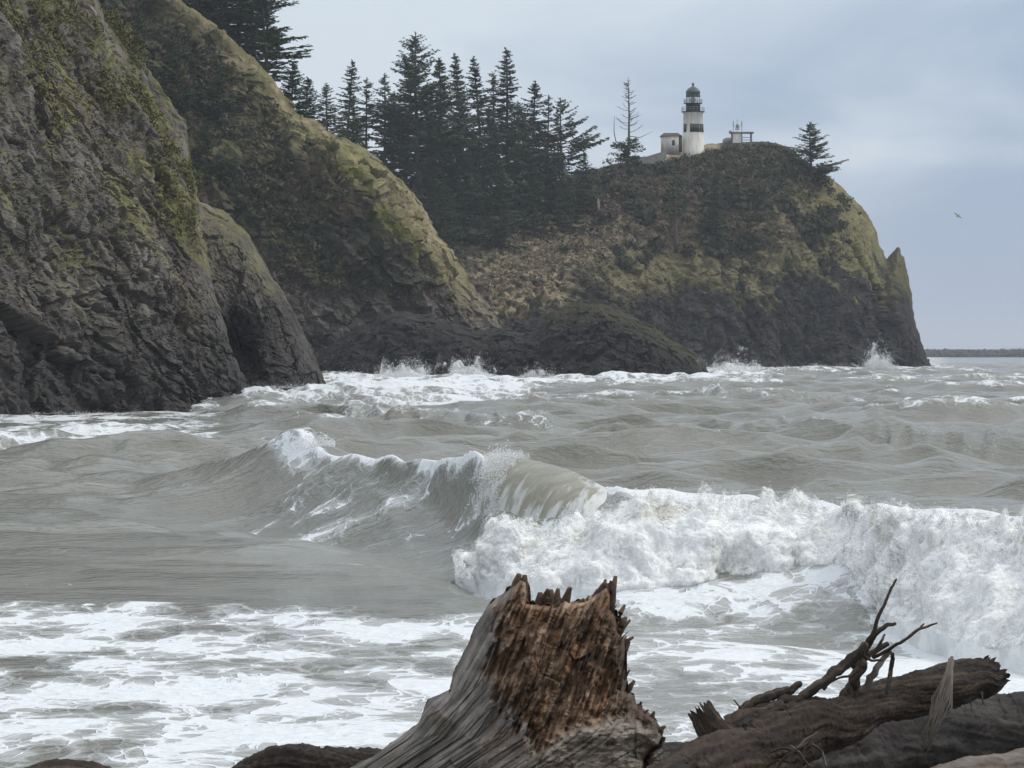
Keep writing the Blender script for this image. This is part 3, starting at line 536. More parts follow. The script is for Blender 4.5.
# ---------------------------------------------------------------- beach under the drift logs, far shore
bx_, by_ = np.linspace(-60, 60, 260), np.linspace(-30, 40, 180); BX, BY = np.meshgrid(bx_, by_, indexing='ij')
bz = np.minimum(1.65-.13*(BY-20), 2.9)+.05*fbm(V3(BX, BY, 0.)/1.3, 3)
M['sand'] = mat('wet_sand', (.15, .13, .105), .6, .3, 3., .02, 30.)
tag(mesh('beach', V3(BX, BY, bz), gridf(260, 180), M['sand']), kind='structure')
x = np.linspace(0, 1, 700); th = np.linspace(0, math.pi, 26); XX, TH = np.meshgrid(x, th, indexing='ij')
jx = 296+XX*420; Pj = V3(jx, 2600-9*np.cos(TH)*1.3+XX*120, 5.9*np.sin(TH)-.5); fj = facet(Pj/2.6)*1.3+facet(Pj/1.2)*.6
Pj[..., 2] += fj*.8; Pj[..., 1] -= fj
M['boulder'] = mat('dark_boulders', (.05, .05, .05), .9, .4, .4)
jt = mesh('jetty', Pj, gridf(700, 26), M['boulder']); tag(jt, 'long low dark boulder breakwater on the horizon at the right edge', 'breakwater')
xh = np.linspace(2200, 9000, 240); vh = np.linspace(0, 1, 12); XH, VH = np.meshgrid(xh, vh, indexing='ij')
hh = (26+22*fbm(V3(xh/1400, 0., 0.), 4))*np.interp(xh, [2200, 2400, 4000], [.0, .9, 1.])
tag(mesh('hills', V3(XH, 16500+1500*VH, hh[:, None]*1.15*np.sin(VH*math.pi)-1), gridf(240, 12), mat('forested_hills', (.05, .06, .05), .9, .2, .003)), kind='structure')

# ---------------------------------------------------------------- conifers
def sprig(vs, fs, p, d, l, wd, side):
    b = len(vs); q = side*wd
    vs += [p-q*.5, p+d*l*.45-q, p+d*l, p+d*l*.5+q]; fs.append((b, b+1, b+2, b+3))
def conifer(name, H, base_r, crown0, width, seed, shape=1., droop=.25, gap=.12, side=None, dens=1., up=0., clump=1.):
    """tapered trunk + whorls of drooping boughs carrying flat needle sprays"""
    r = np.random.default_rng(seed); tb = MB(); lean = r.normal(0, .012, 2)
    tp = [(lean[0]*h*H+.1*math.sin(h*5+seed), lean[1]*h*H, h*H) for h in np.linspace(0, 1, 9)]; tb.tube(tp, [base_r*.62*(1-h)**.8+.02 for h in np.linspace(0, 1, 9)], 7)
    axis = lambda h: np.array([np.interp(h, np.linspace(0, 1, 9), [q[i] for q in tp]) for i in range(3)])
    vs = []; fs = []; h = crown0; bias = r.uniform(0, 6.28)
    while h < .985:
        rel = (h-crown0)/(1-crown0); env = width*((1-rel)**shape)*(.55+.45*min(1, rel*5))
        nb = max(3, int(round(r.integers(4, 7)*dens)))
        for k in range(nb):
            if r.random() < gap: continue
            az = r.uniform(0, 6.28); ln = env*r.uniform(.38, 1.12)*(1+.35*math.sin(h*37+seed)*math.sin(h*17+az))+.12
            if side is not None: ln *= .55+.62*(1+math.cos(az-side))/2*1.25
            ln *= 1+.22*math.sin(2*az+bias+h*9)
            p0 = axis(min(1, h+r.uniform(-.012, .012))); dirh = np.array((math.cos(az), math.sin(az), 0)); perp = np.array((-math.sin(az), math.cos(az), 0))
            slope = up+.30*rel-droop*(1-rel)+r.normal(0, .07); ns = max(4, int(ln*3.2)); pts = []
            for s in np.linspace(0, 1, 5): pts.append(p0+dirh*ln*s+np.array((0, 0, ln*(slope*s+.16*s*s*s))))
            tb.tube(pts, [max(.02, .012*ln+.02)*(1-.8*s) for s in np.linspace(0, 1, 5)], 3)
            for s in np.linspace(.16 if ln < 2 else .28, 1, ns):
                c = p0+dirh*ln*s+np.array((0, 0, ln*(slope*s+.16*s**3)))
                for sd in (-1, 1):
                    for _ in range(3 if r.random() < .7*clump else 2):
                        a = r.uniform(.35, 1.15)*sd; d = dirh*math.cos(a)+perp*math.sin(a)+np.array((0, 0, r.normal(-.18, .28))); d /= np.linalg.norm(d)
                        l = (.32+.26*ln*(1-s*.75))*r.uniform(.6, 1.15)*(1-.55*rel*rel); l = min(l, 1.15)
                        sv = np.cross(d, (r.normal(0, .5), r.normal(0, .5), 1)); sv /= np.linalg.norm(sv)+1e-6
                        sprig(vs, fs, c+r.normal(0, .06, 3), d, l, .17*clump, sv)
        h += r.uniform(.45, .85)/H*(1.0-.35*rel)
    for _ in range(14):
        p = axis(r.uniform(.955, 1.)); sprig(vs, fs, p, np.array((r.normal(0, .3), r.normal(0, .3), 1.)), .5, .07, np.array((math.cos(_), math.sin(_), 0)))
    root = empty(name, (0, 0, 0)); tr_ = tb.build('trunk', M['bark'], root); mesh('crown', np.array(vs), np.array(fs), M['needle'], root, smooth=False)
    return root
def copy_tree(o):
    c = o.copy(); COL.objects.link(c)
    for ch in o.children: d = ch.copy(); COL.objects.link(d); d.parent = c
    return c
KINDS = dict(
    full=('spruce_tree', 22, .38, .05, 4.3, 11, .85, .25, .10, None, 1.15), open=('spruce_tree', 22, .33, .20, 3.1, 12, .75, .32, .22, None, .9),
    slim=('spruce_tree', 22, .30, .08, 2.5, 13, .8, .28, .12, None, 1.0), broad=('spruce_tree', 24, .48, .10, 5.8, 14, .6, .10, .13, None, 1.35, .08),
    wind=('spruce_tree', 15, .34, .22, 4.6, 15, .45, .0, .25, 0., .85, .08), young=('spruce_tree', 12, .22, .02, 3.6, 16, .9, .2, .05, None, 1.3),
    bushy=('spruce_tree', 13, .30, .04, 4.4, 17, .75, .05, .08, None, 1.3, .12), thin=('spruce_tree', 14, .62, .46, 2.9, 18, .6, .1, .22, None, 1.0))
WIDE = dict(full=1.8, open=1.7, slim=1.75, broad=1.45, wind=1.25, young=1.35, bushy=1.85, thin=1.1)
PROTO = {k: conifer(*v) for k, v in KINDS.items()}; used = set()
def tree(kind, px, ptop, pbase, Y, label, group, z=None, wide=1., rot=None):
    o = PROTO[kind] if kind not in used else copy_tree(PROTO[kind]); used.add(kind)
    if group == G5: Y = float(surf('ridge', px, pbase)[1])-1
    if pbase > np.interp(px, [q[0] for q in HEAD], [q[1] for q in HEAD])+5 and Y > 700: Y = float(surf('headland', px, pbase)[1])-.5
    p = at(px, pbase, Y); wide = wide*WIDE.get(kind, 1.)*(1.3 if group == G1 else 1.)
    o.location = p; s_ = (pbase-ptop)*Y/F/KINDS[kind][1]; o.scale = (s_*wide, s_*wide, s_); o.rotation_euler = (random.uniform(-.045, .045), random.uniform(-.06, .06), random.uniform(0, 6.28) if rot is None else rot)
    return tag(o, label, 'conifer', group)
G5 = 'spruces on the shaded face of the middle ridge'
G1, G2, G3, G4 = 'spruces on the crest of the middle ridge', 'spruce grove on the saddle', 'young spruces below the grove', 'lone conifers on the headland'
T = [('full', 196, -70, 30, 612, 'leftmost dark spruce on the ridge crest, cut by the top of the photo', G1),
     ('full', 218, -60, 42, 616, 'dense dark spruce second along the ridge crest, cut by the top of the photo', G1),
     ('broad', 238, -48, 66, 622, 'widest dark spruce on the ridge crest, its top out of the photo', G1),
     ('open', 268, -14, 102, 606, 'open crowned spruce on the ridge crest with sky showing between its boughs', G1),
     ('young', 292, 62, 126, 610, 'short dark spruce low on the ridge crest under the open crowned one', G1),
     ('young', 306, 78, 136, 616, 'small spruce at the lower right end of the ridge crest row', G1),
     ('full', 178, -60, 14, 640, 'dark spruce farthest left behind the ridge crest, beside the rock face', G1),
     ('full', 256, -44, 84, 640, 'dark spruce filling in behind the open crowned one', G1),
     ('young', 140, 6, 78, 520, 'dim spruce highest on the shaded ridge slope next to the left rock edge', G5),
     ('young', 172, 40, 112, 530, 'dim spruce on the shaded ridge slope, second down from the left rock edge', G5),
     ('young', 205, 118, 178, 535, 'dim spruce on the shaded ridge slope just right of the mossy rock nose', G5),
     ('young', 222, 62, 122, 560, 'dim spruce on the shaded slope right below the dry crest strip', G5),
     ('slim', 345, 60, 172, 790, 'pointed spruce rising above its neighbours at the left end of the saddle grove', G2),
     ('full', 328, 84, 172, 800, 'low grey green spruce at the far left end of the saddle grove', G2),
     ('open', 366, 78, 176, 800, 'thin pale crowned spruce just right of the pointed left one', G2),
     ('open', 384, 74, 178, 812, 'slender spruce with a see-through crown left of the tallest pair', G2),
     ('broad', 418, 34, 182, 800, 'tallest and broadest dark spruce in the grove', G2),
     ('full', 405, 66, 182, 815, 'spruce half hidden behind the left side of the tallest one', G2),
     ('full', 441, 58, 186, 826, 'dark spruce leaning out behind the right side of the tallest one', G2),
     ('slim', 467, 54, 190, 835, 'narrow spruce, first of the three spires right of the tallest', G2),
     ('slim', 486, 57, 192, 840, 'narrow spruce, middle one of the three spires', G2),
     ('slim', 509, 48, 192, 846, 'narrow spruce, tallest of the three spires right of the broad one', G2),
     ('open', 498, 72, 192, 858, 'spruce with bare lower trunk between the last two spires', G2),
     ('full', 532, 82, 192, 850, 'dark full spruce next right of the three spires', G2),
     ('open', 546, 96, 190, 858, 'thin spruce between the full one and the wind-bent one', G2),
     ('wind', 563, 100, 190, 850, 'wind-bent spruce with long boughs stretched to the right at the end of the grove', G2),
     ('full', 455, 122, 206, 815, 'shorter dark spruce in front of the spires', G2),
     ('full', 478, 130, 215, 818, 'dark spruce in the lower front row of the grove, below the middle spire', G2),
     ('young', 522, 120, 212, 835, 'bushy dark spruce in the front row below the full one', G2),
     ('young', 556, 142, 216, 845, 'bushy spruce at the foot of the wind-bent one', G2),
     ('young', 583, 152, 210, 868, 'low spruce at the right foot of the grove, beside the brown brush', G2),
     ('full', 354, 96, 178, 830, 'blurred dark spruce behind the gap between the pointed one and its thin neighbour', G2),
     ('full', 393, 92, 182, 835, 'dark filler spruce behind the slender see-through one', G2),
     ('full', 428, 84, 190, 845, 'dark spruce mostly hidden behind the tallest pair', G2),
     ('broad', 458, 98, 196, 842, 'broad dark spruce behind the first of the three spires', G2),
     ('full', 492, 108, 204, 838, 'full crowned spruce standing before the gap of the last two spires', G2),
     ('broad', 518, 102, 200, 856, 'broad dark spruce behind the right side of the third spire', G2),
     ('full', 541, 122, 204, 850, 'dark spruce crowding the left side of the wind-bent one', G2),
     ('young', 430, 150, 222, 800, 'dark young spruce next to the grassy edge of the middle ridge', G3),
     ('young', 466, 160, 238, 800, 'young spruce in the dark hollow, left of the lowest one', G3),
     ('young', 500, 166, 246, 806, 'lowest standing young spruce in the dark hollow', G3),
     ('young', 535, 168, 240, 815, 'young spruce in the dark hollow, right of the lowest one', G3),
     ('young', 572, 175, 236, 830, 'young spruce at the right end of the dark hollow', G3),
     ('young', 448, 185, 252, 790, 'small spruce low in the hollow against the middle ridge', G3),
     ('bushy', 811, 123, 182, 894, 'bushy lone spruce on the right shoulder of the headland', G4),
     ('thin', 676, 168, 253, 860, 'sparse conifer with a long bare trunk on the slope below the lighthouse', G4),
     ('slim', 714, 172, 245, 862, 'dim narrow conifer on the slope right of the bare trunked one', G4)]
ROT = {'wind': 0.1}
for a_ in T: tree(*a_, rot=ROT.get(a_[0]))
# dead snag with a living skirt, beside the lighthouse
def snag_tree():
    root = empty('snag_tree', at(628, 168, 890), label='bare grey dead topped spruce with a green skirt left of the lighthouse', cat='conifer', group=G4)
    r = np.random.default_rng(4); tb = MB(); H = 22.8
    tb.tube([(.25*math.sin(h*3), 0, h*H) for h in np.linspace(0, 1, 10)], [.36*(1-h)+.05 for h in np.linspace(0, 1, 10)], 7)
    for _ in range(58):
        h = r.uniform(.3, .97); az = r.uniform(0, 6.28); ln = 4.6*(1-h)**.7*r.uniform(.4, 1.15)+.3; d = np.array((math.cos(az), math.sin(az), 0)); p = np.array((.25*math.sin(h*3), 0, h*H)); s0 = r.uniform(-.25, .25)
        tb.tube([p+d*ln*s+np.array((0, 0, ln*(s0*s+.45*s*s))) for s in (0, .35, .7, 1)], [.085, .07, .05, .03], 4)
        q = p+d*ln*.6+np.array((0, 0, ln*(s0*.6+.16))); tb.tube([q, q+d*.3*ln+np.array((r.normal(0, .4), 0, .3*ln))], [.04, .025], 3)
    tb.tube([(-1.2, 0, 6.), (-3., 0, 6.6), (-3.5, .1, 9.), (-3.4, 0, 13)], [.14, .14, .11, .04], 5)
    tb.tube([(.2, 0, 8.), (3., 0, 7.6), (6.2, .1, 9.2)], [.12, .09, .03], 5)
    tb.build('trunk', M['bark'], root); vs = []; fs = []
    for _ in range(42):
        h = r.uniform(1.0, 7.5); az = r.uniform(0, 6.28); ln = r.uniform(2., 6.4)*(1-.07*h); d = np.array((math.cos(az), math.sin(az), 0)); pp = np.array((-d[1], d[0], 0))
        for s in np.linspace(.15, 1, 12):
            for k in range(5):
                a = r.normal(0, .9); v = d*math.cos(a)+pp*math.sin(a)+np.array((0, 0, r.normal(0, .3))); v /= np.linalg.norm(v); sv = np.cross(v, (0, r.normal(), 1)); sv /= np.linalg.norm(sv)
                sprig(vs, fs, np.array((0, 0, h+.12*ln*s))+d*ln*s+r.normal(0, .2, 3), v, r.uniform(.5, 1.), .16, sv)
    mesh('crown', np.array(vs), np.array(fs), M['needle'], root, smooth=False)
snag_tree()
# bleached dead trunks on the saddle
for px, y0, y1, lb in ((598, 199, 210, 'pale bleached stub of a dead tree, upper one below the grove'), (604, 212, 219, 'pale bleached stump, shorter lower one below the grove')):
    m = MB(); p = surf('headland', px, y1); h = (y1-y0)*p[1]/F; rr = np.random.default_rng(px)
    m.tube([(0, 0, -.6), (.05, 0, h*.4), (-.05, 0, h*.8), (.12, 0, h)], [.42, .34, .28, .1], 8); m.tube([(0, 0, h*.55), (.5, 0, h*.8)], [.14, .05], 5)
    o = m.build('dead_stub', M['deadwood']); o.location = p; tag(o, lb, 'dead tree')
M['leaf'] = mat('brush_leaves', 'Col', .85, .3, 1., spec=.1)
# brush covering the headland and the ridge: a ground cover
def brush(name, surfname, test, n, size, col, seed, nq=16):
    P, PX, PY, c = SURF[surfname]; r = np.random.default_rng(seed); V = []; C_ = []
    Pf = P[::2, ::2].reshape(-1, 3); px, py = PX[::2, ::2].ravel(), PY[::2, ::2].ravel()
    wgt = np.clip(test(px, py, Pf), 0, None); wgt = wgt/wgt.sum(); idx = r.choice(len(Pf), n, p=wgt)
    ctr = Pf[idx]+r.normal(0, .5, (n, 3)); sz = size*r.uniform(.5, 1.3, n); cc = np.array(col)[r.integers(0, len(col), n)]*r.uniform(.75, 1.25, (n, 1))
    d = r.normal(size=(n, nq, 3)); d /= np.linalg.norm(d, axis=-1, keepdims=True); d[..., 2] = np.abs(d[..., 2])*.9
    q = ctr[:, None]+d*sz[:, None, None]*r.uniform(.35, 1., (n, nq, 1)); s1 = r.normal(size=(n, nq, 3)); s1 /= np.linalg.norm(s1, axis=-1, keepdims=True); s2 = np.cross(s1, d+.01)
    l = (sz*.34)[:, None, None]; v = np.stack([q-s1*l, q-s2*l*.6, q+s1*l, q+s2*l*.6], 2)
    f = np.arange(n*nq*4).reshape(-1, 4); ca = np.repeat(cc, nq*4, 0)
    return tag(mesh(name, v.reshape(-1, 3), f, M['leaf'], smooth=False, attrs={'Col': ca}), kind='stuff')
brush('grass_tufts', 'cliff', lambda px, py, P: (sst(60, 8, polydist(px, py, [(60, -40), (88, -8), (128, 52), (188, 125), (194, 190)]))+.35*sst(260, 60, py))*sst(0, .45, fbm(strat(P, R(58), 8., 2.)+9, 4, .6))*(px > -40), 3800, .42, [(.115, .12, .04), (.13, .115, .05), (.09, .10, .038), (.17, .14, .08)], 40, 10)
dk = [(.040, .047, .026), (.06, .055, .036), (.085, .068, .048), (.05, .06, .03), (.11, .10, .055)]; tn = [(.24, .20, .13), (.30, .25, .17), (.17, .14, .09)]; sh = [(.10, .08, .06), (.075, .06, .048), (.13, .105, .08)]
def band(pts, w): return lambda px, py, P: sst(w, w*.3, polydist(px, py, pts))
brush('shrub_cover', 'headland', lambda px, py, P: sst(285, 235, py-.12*(px-720))*sst(340, 400, px)*sst(870, 800, px)*sst(-.15, .5, fbm(P/12., 3)+.75*sst(225, 180, py)-.30*sst(660, 560, px)*sst(190, 240, py))*(1-.93*sst(52, 16, polydist(px, py, [(640, 252), (690, 245), (690, 205)])))*sst(0, 7, py-np.interp(px, [q[0] for q in HEAD], [q[1] for q in HEAD])-2), 2300, 1.25, dk, 41)
brush('big_shrubs', 'headland', lambda px, py, P: sst(275, 240, py)*sst(560, 640, px)*sst(850, 800, px)*sst(165, 180, py)*sst(-.1, .3, fbm(P/9.+50, 3)), 260, 2.4, [(.030, .036, .020), (.05, .05, .028)], 45, 60)
brush('bare_brush', 'headland', band([(580, 188), (620, 195), (660, 205), (700, 200), (760, 195)], 34), 1100, 1.2, sh, 42)
brush('dry_brush', 'headland', lambda px, py, P: np.maximum(band([(495, 278), (530, 258), (560, 250), (610, 240), (655, 220)], 20)(px, py, P), .7*band([(750, 225), (790, 232)], 14)(px, py, P))*sst(-.3, .3, fbm(P/4.+8, 3)), 1500, .8, tn, 43)
brush('ridge_scrub', 'ridge', lambda px, py, P: sst(320, 240, py)*sst(60, 120, px)*sst(-.2, .4, fbm(P/10., 3))*(px < np.interp(py, [140, 330], [320, 440]))*sst(14, 26, polydist(px, py, [(178, 0), (200, 16), (240, 48), (285, 100), (308, 121), (352, 142)])), 3200, 1.0, dk, 44)

# ---------------------------------------------------------------- lighthouse
LY = 893.; u = LY/F
LB = at(693, 151, LY)
lh = empty('lighthouse', LB, label='white conical lighthouse with a dark broken band and dark lantern on the headland top', cat='lighthouse')
H_ = lambda py: (151-py)*u
tw = MB(); tw.lathe([(2.95, -3), (2.9, 0), (2.82, .2), (2.6, H_(132)), (2.42, H_(113.6)), (2.62, H_(113.2)), (2.62, H_(112.6))], 40); tw.build('tower', M['white'], lh)
bd = MB()
rz_ = lambda z: 2.86-(2.86-2.42)*z/H_(113.6)+.02
for a0, a1 in ((205, 228), (250, 305), (308, 318), (322, 360), (0, 150)):
    ks = np.radians(np.linspace(a0, a1, 12)); z0, z1 = H_(132.4), H_(124.2)
    v = [((rz_(z)+o)*math.cos(a), (rz_(z)+o)*math.sin(a), z) for o in (-.03, .03) for z in (z0, z1) for a in ks]; n_ = 12
    bd.add(v, [(2*n_+i, 2*n_+i+1, 3*n_+i+1, 3*n_+i) for i in range(n_-1)]+[(i, n_+i, n_+i+1, i+1) for i in range(n_-1)]+[(n_+i, 3*n_+i, 3*n_+i+1, n_+i+1) for i in range(n_-1)]+[(i, i+1, 2*n_+i+1, 2*n_+i) for i in range(n_-1)])
M['band'] = mat('worn_black_band', (.035, .036, .036), .7, .6, 1.1)
bd.build('painted_band', M['band'], lh)
wn = MB(); wn.box((-.55, -2.72, H_(128)), (.55, .2, 1.2), .2); wn.build('window', M['black'], lh)
ga = MB(); ga.lathe([(2.55, H_(112.6)), (2.95, H_(112.2)), (2.95, H_(111.6)), (1.7, H_(111.6))], 36); gal = ga.build('gallery', M['black'], lh)
def rail(z, r_, h, parent):
    m = MB()
    for k in range(20): a = 2*math.pi*k/20; m.tube([(r_*math.cos(a), r_*math.sin(a), z), (r_*math.cos(a), r_*math.sin(a), z+h)], .035, 4)
    for q in (.5, 1): m.tube([(r_*math.cos(a), r_*math.sin(a), z+h*q) for a in np.linspace(0, 2*math.pi, 37)], .035, 4)
    m.build('railing', M['metal'], parent)
rail(H_(111.6), 2.85, 1.05, gal)
wr = MB(); wr.lathe([(1.82, H_(111.6)), (1.82, H_(104)), (2.35, H_(103.8)), (2.35, H_(103.2)), (1.6, H_(103.2))], 32); w2 = wr.build('watch_room', M['black'], lh)
rail(H_(103.2), 2.28, .95, w2)
lr = MB(); lr.lathe([(1.66, H_(103.2)), (1.66, H_(97))], 16, cap=False); ln_ = lr.build('lantern_glazing', M['glass'], lh)
for k in range(10):
    mu = MB(); a = 2*math.pi*(k+.5)/10; mu.tube([(1.69*math.cos(a), 1.69*math.sin(a), H_(103.2)), (1.69*math.cos(a), 1.69*math.sin(a), H_(96.8))], .06, 4); mu.build('glazing_bar', M['dome'], ln_)
le = MB(); le.lathe([(.25, H_(103)), (.5, H_(101.5)), (.55, H_(100)), (.45, H_(98.6)), (.2, H_(97.2))], 14); le.build('lens', M['metal'], lh)
do = MB(); do.lathe([(1.78, H_(97)), (1.82, H_(96.6)), (1.74, H_(93)), (1.9, H_(92.4)), (1.72, H_(91)), (1.25, H_(88.6)), (.62, H_(87)), (.25, H_(86.4)), (.18, H_(85.8)), (.32, H_(85.2)), (.34, H_(84.2)), (.2, H_(83.2)), (.03, H_(82.2))], 28); do.build('dome', M['dome'], lh)
# oil house
HB = at(671, 150, LY-3)
oh = empty('oil_house', HB, label='small whitewashed house with a dark hipped roof left of the lighthouse tower', cat='house')
m = MB(); m.box((0, 0, 1.3), (5.3, 4.4, 5.0)); m.build('wall', M['oldwhite'], oh); oh.scale = (.93, .93, .9)
m = MB(); a, b2, z0, z1 = 2.95, 2.5, 3.82, 4.75
m.add([(-a, -b2, z0), (a, -b2, z0), (a, b2, z0), (-a, b2, z0), (-1.9, 0, z1), (1.9, 0, z1), (-a, -b2, z0-.15), (a, -b2, z0-.15), (a, b2, z0-.15), (-a, b2, z0-.15)], [(0, 1, 5, 4), (1, 2, 5), (2, 3, 4, 5), (3, 0, 4), (6, 7, 1, 0), (7, 8, 2, 1), (8, 9, 3, 2), (9, 6, 0, 3), (9, 8, 7, 6)]); m.build('roof', M['roof'], oh, False)
m = MB(); m.box((.55, -2.22, 1.9), (.75, .1, 1.5)); m.build('window', M['roof'], oh)
m = MB(); m.box((2.45, -1.9, 1.5), (.9, .7, 4.4)); m.build('doorway', M['roof'], oh)
m = MB(); m.box((0, 0, -.4), (1, .5, 1.7)); m.add([(-6.2, -.3, -2.6), (0, -.3, -2.6), (0, .3, -2.6), (-6.2, .3, -2.6), (-6.2, -.3, -1.4), (0, -.3, .45), (0, .3, .45), (-6.2, .3, -1.4)], [(0, 3, 2, 1), (4, 5, 6, 7), (0, 1, 5, 4), (1, 2, 6, 5), (2, 3, 7, 6), (3, 0, 4, 7)])
o = m.build('retaining_wall', M['concrete'], None, False); o.location = at(664.5, 153, LY-8); tag(o, 'low sloping pale concrete wall in front of the oil house', 'wall')
# observation shelter with aerials
SB = at(741.5, 143, 893); us = 893/F
st = empty('lookout_shelter', SB, label='open flat roofed lookout shelter with aerials on the headland top right of the lighthouse', cat='shelter')
m = MB(); m.box((0, 0, 10.2*us), (24*us, 3.6, .3)); m.box((-11.4*us, 0, 10.2*us+.3), (.5, 3.4, .25)); rf = m.build('roof', M['timber'], st, False)
for x in (-9.5, 0, 9.6):
    for y in (-1.5, 1.5): m = MB(); m.box((x*us, y, 4.2*us), (.28, .28, 11.6*us)); m.build('post', M['timber'], st, False)
m = MB(); m.box((-4.7*us, -1.45, 4.6*us), (8.6*us, .15, 9.4*us)); m.build('wall_panel', M['white'], st, False)
m = MB(); m.box((5*us, -1.5, 5.2*us), (8.6*us, .12, .16)); m.box((5*us, -1.5, 2.6*us), (8.6*us, .12, .16)); m.build('handrail', M['timber'], st, False)
for x, h in ((-8.2, 11.5), (-4.2, 13), (.2, 12)):
    m = MB(); m.tube([(x*us, 0, 10.8*us), (x*us, 0, (10.8+h)*us)], .07, 5)
    if x == -4.2: m.box((x*us, 0, 14*us), (1.1, .1, .35)); m.box((x*us, 0, 17*us), (.8, .1, .9))
    else: m.tube([(x*us, 0, 17*us), (x*us, 0, 22*us)], .13, 5); m.tube([(-4.2*us, 0, 15*us), (x*us, 0, 17*us)], .06, 4)
    m.build('aerial', M['metal'], rf)
m = MB(); m.lathe([(1.5, 0), (1.5, .9), (1.25, 1.35), (.7, 1.6), (.1, 1.7)], 18); o = m.build('water_tank', M['concrete']); o.location = at(728.5, 144, 896); tag(o, 'squat pale domed tank just left of the lookout shelter', 'tank')

# ---------------------------------------------------------------- gull
gl = empty('gull', at(958, 216, 420), label='small dark gull gliding in the sky right of the headland', cat='bird')
m = MB(); m.tube([(-.26, 0, -.1), (-.12, 0, -.04), (.06, 0, .03), (.2, 0, .09), (.27, 0, .11)], [.01, .06, .08, .055, .015], 8); bo = m.build('body', M['deadwood'], gl)
for s in (-1, 1):
    v = []; W = [(.0, .16), (.3, .17), (.5, .14), (.72, .02)]
    for i, (y, c) in enumerate(W):
        zz = .03+.28*y-.22*y*y*1.2; xx = -.12*max(0, y-.35); v += [(xx+c/2, s*y, zz), (xx-c/2, s*y, zz), (xx, s*y, zz+.02)]
    f = [q for i in range(3) for q in ((3*i, 3*i+3, 3*i+5, 3*i+2), (3*i+2, 3*i+5, 3*i+4, 3*i+1), (3*i+1, 3*i+4, 3*i+3, 3*i))]
    mesh('wing', v, f, M['timber'], gl)
gl.rotation_euler = (R(35), R(-25), R(25))

